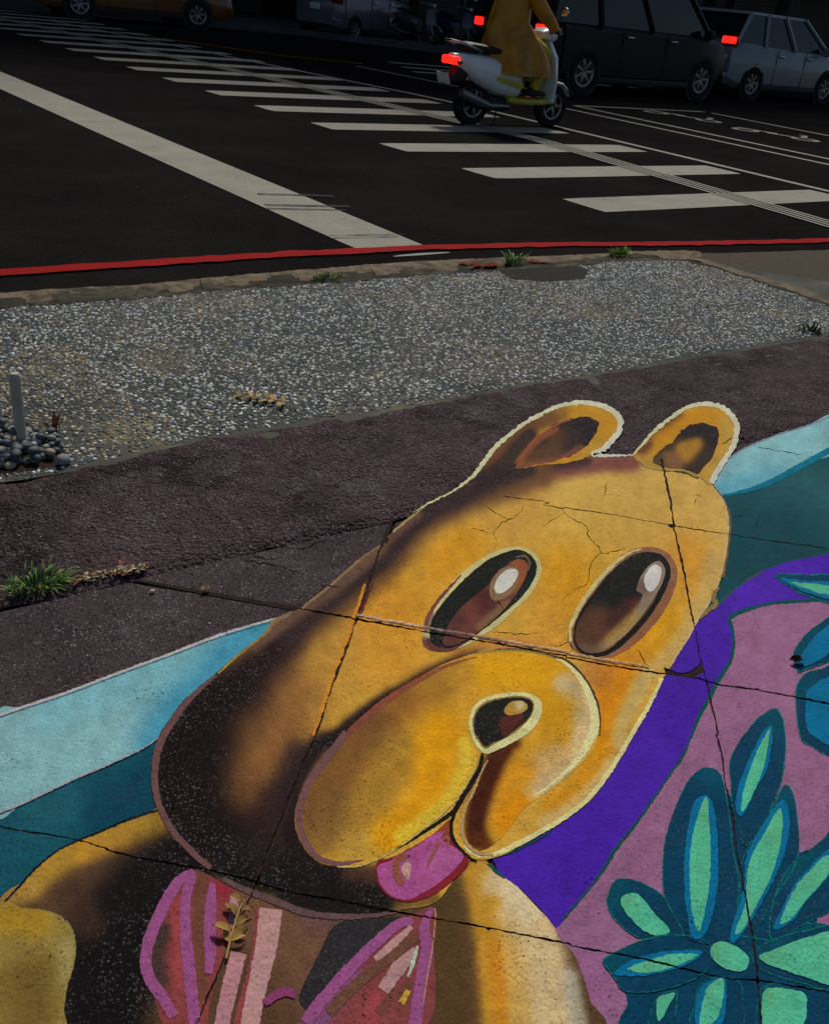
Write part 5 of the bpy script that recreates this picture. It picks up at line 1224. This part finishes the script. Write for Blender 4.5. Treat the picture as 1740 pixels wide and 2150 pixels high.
# grey post just inside the left edge, standing in the pebble pocket
b = G((47, 936), ZS); post = empty('sign_post', (b[0], b[1], ZS)); tag(post, 'short pale grey metal post standing in the loose pebbles at the left edge', 'post')
pg = plain('post_grey', (168, 162, 150), .6, var=.2, scale=12, bumpy=.1)
MB().tube([(0, 0, -.02), (0, 0, 0.18)], .013, 16).build('pole', pg, post)
MB().lathe([(.0132, .0), (.026, .0), (.025, .004), (.017, .007), (.0132, .016)], (0, 0, 0), 'Z', 20).build('base_collar', pg, post)
MB().lathe([(.001, .18), (.0145, .18), (.0145, .185), (.010, .192), (.001, .194)], (0, 0, 0), 'Z', 16).build('cap', pg, post)

# ================================================================== VEHICLES
M['lens_red'] = plain('red_lens', (.16, .004, .004), .15, raw=True)
def wheel(parent, x, y, r, w, spokes=5, rim_mat=None, side=-1):
    t = MB().lathe([(r * .62, -w * .42), (r * .70, -w * .5), (r * .93, -w * .5), (r, -w * .36), (r * 1.0, 0), (r, w * .36), (r * .93, w * .5), (r * .70, w * .5), (r * .62, w * .42)], (0, 0, 0), 'Y', 32)
    wh = t.build('wheel', M['black_rubber'], parent); wh.location = (x, y, r)
    m = MB().lathe([(r * .55, -w * .40), (r * .64, -w * .46), (r * .64, w * .46), (r * .55, w * .40)], (0, 0, 0), 'Y', 28)
    m.lathe([(.001, side * w * .40), (r * .14, side * w * .42), (r * .14, side * w * .1), (.001, side * w * .1)], (0, 0, 0), 'Y', 16)
    for k in range(spokes):
        a = 6.28319 * k / spokes
        m.box((math.cos(a) * r * .36, side * w * .33, math.sin(a) * r * .36), (r * .52, w * .16, r * .15), (0, -a, 0), r * .02)
    m.build('rim', rim_mat or M['rim'], wh)
    MB().lathe([(.001, side * w * .05), (r * .55, side * w * .05), (r * .55, side * w * .0), (.001, side * w * .0)], (0, 0, 0), 'Y', 24).build('brake_disc', M['black_plastic'], wh)
    return wh

def scooter(label, loc, rz, body, trim, group, lit=False):
    """origin under the middle, +X forward"""
    t = empty('motor_scooter', loc, rz); tag(t, label, 'scooter', group)
    bp = M['black_plastic']
    wheel(t, -.58, 0, .225, .105, 5); wheel(t, .62, 0, .225, .10, 5)
    # rear cowl: lofted from under the seat to the tail
    def ring(x, w, z0, z1, n=14):
        cz, hz = (z0 + z1) / 2, (z1 - z0) / 2
        return [(x, w * math.copysign(abs(math.cos(a)) ** .7, math.cos(a)), cz + hz * math.copysign(abs(math.sin(a)) ** .7, math.sin(a))) for a in [6.28319 * k / n for k in range(n)]]
    cowl = MB().loft([ring(.02, .12, .30, .60), ring(-.10, .16, .30, .66), ring(-.35, .175, .33, .70), ring(-.60, .165, .42, .71), ring(-.80, .12, .54, .71), ring(-.92, .06, .62, .70)]).build('rear_cowl', body, t)
    MB().box((-.2, -.173, .46), (.40, .012, .05), (0, .18, 0), .004).build('side_stripe', trim, cowl)
    MB().box((-.2, .173, .46), (.40, .012, .05), (0, .18, 0), .004).build('side_stripe', trim, cowl)
    MB().loft([ring(.10, .09, .66, .70), ring(0, .13, .68, .76), ring(-.25, .15, .70, .79), ring(-.45, .14, .71, .80), ring(-.72, .12, .72, .82), ring(-.82, .07, .74, .80)]).build('seat', M['black_plastic'], t)
    MB().tube([(-.60, .11, .74), (-.85, .12, .80), (-.98, .06, .82), (-.98, -.06, .82), (-.85, -.12, .80), (-.60, -.11, .74)], .012, 8).build('grab_rail', M['chrome'], t)
    MB().box((-.92, 0, .635), (.10, .21, .078), None, .02).build('tail_light', M['tail'] if lit else M['amber'], t)
    for s_ in (-1, 1): MB().ellipsoid((-.90, s_ * .13, .62), (.035, .03, .022), 10, 6).build('rear_indicator', M['amber'], t)
    MB().loft([ring(-.98, .07, .40, .43, 8), ring(-.86, .085, .42, .58, 8), ring(-.74, .085, .44, .60, 8)]).build('rear_mudguard', bp, t)
    MB().box((-1.0, 0, .46), (.008, .20, .11), (0, -.35, 0), .003).build('number_plate', M['plate'], t)
    MB().loft([ring(.52, .13, .24, .33), ring(.30, .17, .23, .31), ring(.0, .17, .23, .31), ring(-.15, .14, .24, .32)]).build('floorboard', trim, t)
    # front shield and head
    MB().loft([[(.46, -.17, .27), (.40, 0, .26), (.46, .17, .27), (.52, .15, .27), (.58, 0, .27), (.52, -.15, .27)],
               [(.44, -.21, .50), (.40, 0, .50), (.44, .21, .50), (.50, .18, .50), (.58, 0, .52), (.50, -.18, .50)],
               [(.40, -.20, .72), (.36, 0, .72), (.40, .20, .72), (.46, .17, .74), (.54, 0, .76), (.46, -.17, .74)],
               [(.35, -.11, .88), (.33, 0, .88), (.35, .11, .88), (.40, .09, .90), (.45, 0, .92), (.40, -.09, .90)]]).build('front_shield', body, t)
    MB().loft([ring(.26, .10, .90, .98), ring(.33, .15, .88, 1.02), ring(.43, .13, .88, 1.02), ring(.50, .07, .90, .97)]).build('handlebar_cowl', body, t)
    MB().ellipsoid((.47, 0, .94), (.045, .09, .045), 14, 8).build('headlight', M['white_lens'], t)
    for s_ in (-1, 1):
        MB().tube([(.33, s_ * .12, .97), (.29, s_ * .22, .99), (.24, s_ * .34, .98)], [.014, .015, .017], 8).build('grip', bp, t)
        MB().tube([(.37, s_ * .24, .985), (.30, s_ * .31, .985), (.27, s_ * .37, .98)], .007, 6).build('brake_lever', M['chrome'], t)
        mi = MB().tube([(.31, s_ * .20, 1.0), (.32, s_ * .26, 1.12), (.33, s_ * .29, 1.16)], .006, 6).build('mirror_stalk', bp, t)
        MB().ellipsoid((.33, s_ * .30, 1.19), (.018, .07, .045), 12, 8).build('mirror', M['chrome'], mi)
    MB().tube([(.42, 0, .80), (.52, 0, .52), (.62, 0, .225)], .026, 8).build('steering_fork', bp, t)
    for s_ in (-1, 1): MB().tube([(.53, s_ * .075, .46), (.62, s_ * .075, .225)], .017, 8).build('fork_leg', M['rim'], t)
    rg = []
    for k in range(7):
        a = math.radians(25 + 22 * k); rr = .27
        rg.append([(.62 + rr * math.cos(a) * s2, y, .225 + rr * math.sin(a) * s2) for y, s2 in ((-.075, .93), (-.05, 1.0), (.05, 1.0), (.075, .93), (.05, .96), (-.05, .96))])
    MB().loft(rg).build('front_mudguard', body, t)
    MB().tube([(-.15, -.14, .22), (-.45, -.17, .22), (-.62, -.175, .26), (-.88, -.175, .34)], [.02, .03, .05, .045], 12).build('exhaust', M['rim'], t)
    MB().loft([ring(-.10, .10, .16, .30), ring(-.35, .12, .15, .32), ring(-.62, .08, .18, .28)]).build('engine', bp, t)
    MB().tube([(-.10, .10, .20), (-.06, .18, .02)], .010, 6).build('side_stand', M['rim'], t)
    return t

def car(name, label, cat, loc, rz, P, paint, group=None, lit=False):
    """P: length, width, height, wheelbase, nose profile; origin mid-length on the ground, +X forward"""
    t = empty(name, loc, rz); tag(t, label, cat, group)
    L, W, Hh, wb, r = P['L'], P['W'], P['H'], P['wb'], P['r']; hl, hw = L / 2, W / 2
    zb, belt, hood, deck = .22, P['belt'], P['hood'], P['deck']
    def ring(x, w, z0, z1):
        return [(x, -w * .90, z0), (x, -w, z0 + .10), (x, -w * 1.01, (z0 + z1) * .5), (x, -w * .985, z1 - .10), (x, -w * .90, z1 - .015), (x, -w * .5, z1), (x, w * .5, z1), (x, w * .90, z1 - .015), (x, w * .985, z1 - .10), (x, w * 1.01, (z0 + z1) * .5), (x, w, z0 + .10), (x, w * .90, z0)]
    ff = P['front']; rr_ = P['rear']                                     # where windscreen / rear window meet the body
    body = MB().loft([ring(-hl, hw * .80, .40, deck - .12), ring(-hl + .06, hw * .93, .30, deck - .02), ring(-hl + .35, hw * .98, zb, deck), ring(rr_, hw, zb, max(deck, belt - .01)), ring(0, hw, zb, belt), ring(ff, hw, zb, belt - .01),
                      ring(ff + (hl - ff) * .5, hw * .98, zb, hood + (belt - hood) * .35), ring(hl - .25, hw * .93, zb, hood - .03), ring(hl - .05, hw * .84, .30, hood - .14), ring(hl, hw * .72, .38, hood - .24)]).build('body', paint, t)
    # cabin: tapered box; glass all round, roof and pillars on top
    x0, x1, x2, x3 = P['cab']; rw, bw = hw * .80, hw * .93; zt = Hh
    b4 = [(x0, -bw, belt - .03), (x3, -bw, belt - .03), (x3, bw, belt - .03), (x0, bw, belt - .03)]
    t4 = [(x1, -rw, zt - .05), (x2, -rw, zt - .05), (x2, rw, zt - .05), (x1, rw, zt - .05)]
    MB().loft([b4, t4]).build('window_glass', M['glass'], t, False)
    rf = MB().loft([[(x1 - .07, -rw * 1.03, zt - .06), (x2 + .08, -rw * 1.03, zt - .06), (x2 + .08, rw * 1.03, zt - .06), (x1 - .07, rw * 1.03, zt - .06)],
                    [(x1 - .02, -rw * .98, zt - .015), (x2 + .02, -rw * .98, zt - .015), (x2 + .02, rw * .98, zt - .015), (x1 - .02, rw * .98, zt - .015)],
                    [(x1 + .15, -rw * .8, zt), (x2 - .15, -rw * .8, zt), (x2 - .15, rw * .8, zt), (x1 + .15, rw * .8, zt)]]).build('roof', paint, t)
    for s_ in (-1, 1):
        def P3(u, v, e=1.012): # point on the side glass
            xb, xt = x0 + (x3 - x0) * u, x1 + (x2 - x1) * u
            return (xb + (xt - xb) * v, s_ * (bw + (rw - bw) * v) * e, belt - .03 + (zt - .05 - belt + .03) * v)
        for u in [0.0] + P['pillars'] + [1.0]:
            wd = .05 if 0 < u < 1 else .045
            MB().tube([P3(u, -.02), P3(u, .5), P3(u, 1.02)], wd, 6).build('pillar', paint if P.get('ppaint', True) else M['black_plastic'], rf)
        MB().box((x3 - .25, s_ * (hw + .08), belt + .02), (.12, .18, .14), None, .03).build('door_mirror', paint, body)
        for u in P['doors']:
            MB().box((u, s_ * hw * 1.006, (belt + zb) / 2 + .02), (.012, .012, belt - zb - .12), None, 0).build('door_gap', M['black_plastic'], body)
            MB().box((u + .16, s_ * hw * 1.012, belt - .16), (.17, .03, .03), None, .008).build('door_handle', M['chrome'], body)
        MB().box((0, s_ * hw * .99, .25), (wb - 2.2 * r, .06, .10), None, .02).build('side_sill', M['black_plastic'], body)
        for xx in (-wb / 2, wb / 2):
            MB().lathe([(r * .2, -.02), (r * 1.17, -.02), (r * 1.17, .016), (r * .2, .016)], (xx, s_ * hw * .985, r), 'Y', 28).build('wheel_arch', M['black_plastic'], body)
            wheel(t, xx, s_ * (hw - .07), r, .20, 7, None, s_)
        tl = P['tl']
        MB().box((-hl + .11, s_ * (hw * .80), tl[0]), (.20, hw * .36, tl[1]), (0, 0, s_ * -.30), .03).build('tail_light', M['lens_red'], t)
        if lit: MB().box((-hl + .085, s_ * (hw * .80), tl[0] + .01), (.20, hw * .33, tl[1] * .62), (0, 0, s_ * -.30), .02).build('lit_bar', M['tail'], t)
        MB().box((hl - .10, s_ * hw * .66, hood - .24), (.16, hw * .40, .13), (0, .2, s_ * .35), .03).build('headlight', M['white_lens'], t)
        MB().box((-hl + .02, s_ * hw * .62, .42), (.03, .22, .05), None, .01).build('rear_reflector', M['amber'], t)
    bpz = MB().loft([ring(-hl - .04, hw * .82, .34, .56), ring(-hl + .10, hw * .96, .26, .60)]).build('rear_bumper', P.get('bump', paint), t)
    MB().loft([ring(hl - .12, hw * .90, .26, .58), ring(hl + .03, hw * .74, .32, .54)]).build('front_bumper', P.get('bump', paint), t)
    MB().box((-hl - .045, 0, deck - .34 if deck > .95 else .74), (.014, .36, .15), None, .004).build('number_plate', M['plate'], t)
    MB().box((hl + .01, 0, hood - .30), (.04, hw * .8, .12), None, .02).build('grille', M['black_plastic'], t)
    MB().box((-hl + .05, 0, P['tl'][0] + .03), (.05, hw * 1.0, .03), None, .008).build('tailgate_trim', M['chrome'], t)
    return t
VAN = dict(L=5.1, W=1.92, H=1.90, wb=3.25, r=.36, belt=1.10, hood=1.02, deck=1.08, front=1.45, rear=-2.2, cab=(-2.48, -2.30, .85, 1.75), pillars=[.28, .60], doors=[-.75, .45], tl=(.93, .20))
HATCH = dict(L=4.3, W=1.80, H=1.52, wb=2.62, r=.32, belt=.96, hood=.92, deck=.98, front=.95, rear=-1.75, cab=(-2.02, -1.60, .25, 1.20), pillars=[.30, .62], doors=[-.65, .35], tl=(.93, .20))
TAXI = dict(L=4.6, W=1.78, H=1.48, wb=2.7, r=.32, belt=.92, hood=.88, deck=.98, front=1.0, rear=-1.45, cab=(-1.75, -1.05, .25, 1.25), pillars=[.36, .66], doors=[-.70, .38], tl=(.82, .15))
def carpaint(name, c, rough=.28, metal=0.0): return plain(name, c, rough, metal, var=.06, scale=3, spec=.5, raw=True, coat=.4)
blk = plain('black_car_paint', (.004, .004, .005), .45, var=.06, scale=3, spec=.22, raw=True); slv = carpaint('silver_car_paint', (.20, .225, .24), .35, .2)
car('parked_van', 'white and lilac small van parked on the far side of the road', 'van', (16.6, 25.1, 0), math.radians(18), dict(VAN, L=3.6, wb=2.2, W=1.6, H=1.8, r=.28, front=.75, rear=-1.5, cab=(-1.75, -1.62, .6, 1.25), doors=[-.4, .4]), carpaint('lilac_car_paint', (.13, .11, .14)))
car('black_van', 'black people carrier with lit red tail lights passing behind the scooter', 'van', (14.35, 13.35, 0), math.radians(2), VAN, blk, None, True)
car('silver_car', 'silver car with lit red tail lights at the right edge', 'car', (19.75, 13.9, 0), math.radians(-1), dict(HATCH, H=1.62, tl=(1.06, .20), belt=1.02, deck=1.08), slv, None, True)
car('orange_taxi', 'dim orange taxi at the far end of the crossing, left', 'taxi', (9.6, 24.2, 0), math.radians(-6), TAXI, carpaint('taxi_paint', (.15, .05, .005)))
white = carpaint('scooter_white', (.70, .76, .78)); lime = carpaint('scooter_lime', (.46, .42, .012), .4)
scooter('white and lime scooter ridden past the crossing, red tail light lit', (7.78, 8.56, 0), 0.0, white, lime, 'motor scooters', True)
navy = carpaint('scooter_navy', (.012, .02, .05)); dgrey = carpaint('scooter_grey', (.05, .055, .06)); teal_s = carpaint('scooter_black', (.01, .011, .012))
scooter('grey scooter parked on the far pavement, nearest the lilac van', (17.5, 23.4, .1), math.radians(-78), dgrey, teal_s, 'motor scooters')
scooter('dark blue scooter parked on the far pavement in front of the shutter', (18.75, 23.3, .1), math.radians(-84), navy, dgrey, 'motor scooters')

# ---- rider
def skin_mesh(name, verts, edges, radii, root, sub=2):
    me = bpy.data.meshes.new(name); me.from_pydata(verts, edges, []); o = bpy.data.objects.new(name, me); COL.objects.link(o)
    sk = o.modifiers.new('skin', 'SKIN'); sk.use_smooth_shade = True
    sb = o.modifiers.new('sub', 'SUBSURF'); sb.levels = sub; sb.render_levels = sub
    lay = me.skin_vertices[0] if me.skin_vertices else None
    for i, r in enumerate(radii):
        lay.data[i].radius = (r, r) if not isinstance(r, tuple) else r
        lay.data[i].use_root = (i == root)
    dg = bpy.context.evaluated_depsgraph_get(); m2 = bpy.data.meshes.new_from_object(o.evaluated_get(dg))
    bpy.data.objects.remove(o); m2.name = name
    return m2
def rider(loc):
    root = empty('person', loc); tag(root, 'person in an amber raincoat and lime trousers riding the white scooter', 'person')
    skinm = plain('skin', (176, 130, 104), .55); cloth = plain('lime_rain_trousers', (.42, .38, .012), .5, raw=True); coat = plain('amber_raincoat', (.40, .175, .006), .42, raw=True, var=.35, scale=5, bumpy=.5, bscale=14)
    V = []; E_ = []; Rr = []
    def v(p, r, par=None):
        V.append(p); Rr.append(r)
        if par is not None: E_.append((par, len(V) - 1))
        return len(V) - 1
    pel = v((-.22, 0, .92), (.15, .13)); sp = v((-.20, 0, 1.10), (.14, .12), pel); ch = v((-.14, 0, 1.30), (.16, .13), sp); nk = v((-.09, 0, 1.45), .06, ch); hd0 = v((-.07, 0, 1.52), .07, nk); hd = v((-.05, 0, 1.62), .095, hd0); v((-.05, 0, 1.70), .08, hd)
    for s_ in (-1, 1):
        sh = v((-.12, s_ * .17, 1.37), .07, ch); el = v((.06, s_ * .28, 1.14), .048, sh); wr = v((.215, s_ * .30, 1.015), .030, el); pm_ = v((.25, s_ * .30, 1.01), .033, wr)
        for k in range(4):
            y = s_ * (.265 + .022 * k); f1 = v((.285, y, 1.018), .0095, pm_); f2 = v((.292, y, .985), .009, f1); v((.262, y, .968), .008, f2)
        th = v((.245, s_ * .268, .995), .010, pm_); v((.235, s_ * .255, .965), .008, th)
        hp = v((-.16, s_ * .10, .86), .10, pel); kn = v((.26, s_ * .15, .78), .068, hp); an = v((.20, s_ * .13, .42), .042, kn); he = v((.17, s_ * .13, .365), .045, an); v((.32, s_ * .14, .345), .036, he)
    me = skin_mesh('body', V, E_, Rr, pel); me.materials.append(skinm)
    b = link(bpy.data.objects.new('body', me), root)
    # raincoat: lofted from neck to hem, draped over thighs and the scooter seat
    def ov(cx, cz, rx, ry, tilt=0.0, n=48):
        o = []
        for k in range(n):
            a = 6.28319 * k / n; g_ = max(0, 1.25 - cz); f = 1 + (.03 + .07 * g_) * math.sin(7 * a + cz * 5) + (.015 + .04 * g_) * math.sin(13 * a - cz * 8)
            x = rx * math.cos(a) * f; o.append((cx + x, ry * math.sin(a) * f, cz + tilt * x))
        return o
    rc = MB().loft([ov(-.09, 1.47, .075, .075), ov(-.11, 1.42, .13, .16), ov(-.13, 1.34, .17, .22), ov(-.16, 1.20, .185, .22), ov(-.18, 1.05, .20, .23), ov(-.10, .92, .32, .26, -.12), ov(-.02, .80, .42, .29, -.10), ov(.00, .66, .44, .32, -.04), ov(-.01, .54, .43, .33)], False).build('raincoat', coat, root)
    for s_ in (-1, 1):
        MB().tube([(-.13, s_ * .17, 1.38), (-.04, s_ * .25, 1.25), (.06, s_ * .285, 1.14), (.15, s_ * .30, 1.07), (.205, s_ * .30, 1.025)], [.085, .082, .075, .062, .055], 12).build('sleeve', coat, rc)
        MB().tube([(-.16, s_ * .10, .86), (.10, s_ * .135, .83), (.27, s_ * .15, .77), (.235, s_ * .14, .60), (.20, s_ * .13, .40)], [.115, .10, .085, .07, .06], 12).build('trouser_leg', cloth, root)
        MB().loft([[(.11 + .26 * u, s_ * .135 + w * math.cos(q), .375 + hh * math.sin(q) - .02 * u) for q in [6.28319 * k / 10 for k in range(10)]] for u, w, hh in ((0, .03, .045), (.2, .045, .05), (.6, .048, .038), (.9, .04, .028), (1.02, .015, .015))]).build('shoe', M['black_plastic'], root)
    hl_ = MB(); hl_.ellipsoid((-.05, 0, 1.665), (.145, .125, .125), 20, 14); hm = hl_.build('helmet', carpaint('helmet_white', (.5, .5, .5)), root)
    MB().loft([[(.07 + .012 * k, -.11 + .022 * j, 1.64 + .06 * math.cos((j - 5) * .25) - .05 * k) for j in range(11)] for k in range(3)], False, False).build('visor', M['glass'], hm)
    for s_ in (-1, 1): MB().ellipsoid((.048, s_ * .032, 1.625), (.010, .014, .009), 8, 6).build('eye', plain('eye_dark', (.02, .015, .012), .3, raw=True), root)
    MB().ellipsoid((.062, 0, 1.592), (.020, .014, .024), 10, 8).build('nose', skinm, root)
    MB().ellipsoid((.050, 0, 1.553), (.010, .024, .007), 10, 6).build('mouth', plain('lips', (140, 80, 70), .5), root)
    return root
rider((7.78, 8.56, 0))

# ================================================================== FAR SIDE
fk = [(-60, 27.5), (5, 26.8), (12, 26.0), (14.4, 25.3), (16.0, 23.6), (18.2, 21.0), (21, 19.9), (26, 19.4), (60, 19.2), (200, 19.2)]
fkp = lerp_path(fk, .5)
far_pav = struct(mesh_obj('far_pavement', [(x, y, .10) for x, y in fkp] + [(x, 60, .10) for x, y in fkp], [(i, i + 1, len(fkp) + i + 1, len(fkp) + i) for i in range(len(fkp) - 1)], M['farpave']))
n = len(fkp)
mesh_obj('far_kerb', [(x, y - .12, -.01) for x, y in fkp] + [(x, y - .12, .125) for x, y in fkp] + [(x, y + .06, .125) for x, y in fkp], [(r * n + i, r * n + i + 1, (r + 1) * n + i + 1, (r + 1) * n + i) for r in range(2) for i in range(n - 1)], M['farpave'], far_pav)
band('gutter_strip', fkp + np.array([0, -.65]), .9, .003, M['farpave'], far_pav)
wallm = mat_concrete('dark_facade', (34, 30, 30), (52, 46, 44), None, 2); shut = plain('roller_shutter', (60, 50, 46), .5, var=.2); shut2 = plain('roller_shutter_blue', (46, 52, 58), .5, var=.2)
framem = plain('window_frame', (70, 72, 74), .5); tile_m = mat_concrete('pillar_tile', (40, 34, 32), (64, 54, 50), None, 8)
def building(label, loc, rz, bays, bw, floors, depth):
    """arcade house row: recessed ground floor with shutters, storeys above"""
    t = empty('arcade_building', loc, rz); tag(t, label, 'building')
    Wd = bays * bw; gh = 3.6; fh = 3.2; rec = 3.2
    MB().box((Wd / 2, depth / 2 + rec, gh / 2), (Wd, depth, gh)).build('ground_wall', wallm, t, False)
    up = MB().box((Wd / 2, (depth + rec) / 2, gh + floors * fh / 2 + .002), (Wd, depth + rec, floors * fh)).build('upper_wall', wallm, t, False)
    MB().box((Wd / 2, -.12, gh + floors * fh + .2), (Wd + .3, .5, .4), None, .03).build('parapet', tile_m, up)
    for i in range(bays + 1):
        MB().box((i * bw, .25, gh / 2), (.55, .55, gh), None, .02).build('column', tile_m, t)
    for i in range(bays):
        s_ = MB(); x0, x1 = i * bw + .55, (i + 1) * bw - .55
        for k in range(24): s_.box(((x0 + x1) / 2, rec - .05 - (k % 2) * .012, .10 + k * .115 + .055), (x1 - x0, .05, .108), None, .012)
        sh = s_.build('shutter', shut if i % 3 else shut2, t)
        MB().box(((x0 + x1) / 2, rec - .12, 3.05), (x1 - x0 + .1, .35, .32), None, .02).build('shutter_box', framem, sh)
        for xx in (x0 - .05, x1 + .05): MB().box((xx, rec - .08, 1.5), (.09, .12, 3.0)).build('shutter_rail', framem, sh)
        for f in range(floors):
            zc = gh + f * fh + 1.75; cx = (i + .5) * bw
            w = MB()
            for dx in (-.9, 0, .9): w.box((cx + dx, -.035, zc), (.07, .10, 1.6))
            for dz in (-.8, .8): w.box((cx, -.035, zc + dz), (1.95, .11, .08))
            wo = w.build('window', framem, t, False)
            for dx in (-.45, .45): MB().box((cx + dx, -.02, zc), (.84, .06, 1.54)).build('pane', M['glass'], wo, False)
            MB().box((cx, -.12, zc - .9), (2.2, .28, .08), None, .01).build('sill', tile_m, wo)
    return t
building('dark arcade building with roller shutters behind the parked scooters', (18.6, 24.6, .1), math.radians(0), 9, 4.4, 6, 9)  # unseen upper storeys added so the block shades the far road
building('dark arcade building behind the lilac van across the road', (-26, 29.5, .1), math.radians(0), 10, 4.4, 7, 8)  # height raised out of view for its shadow across the far road
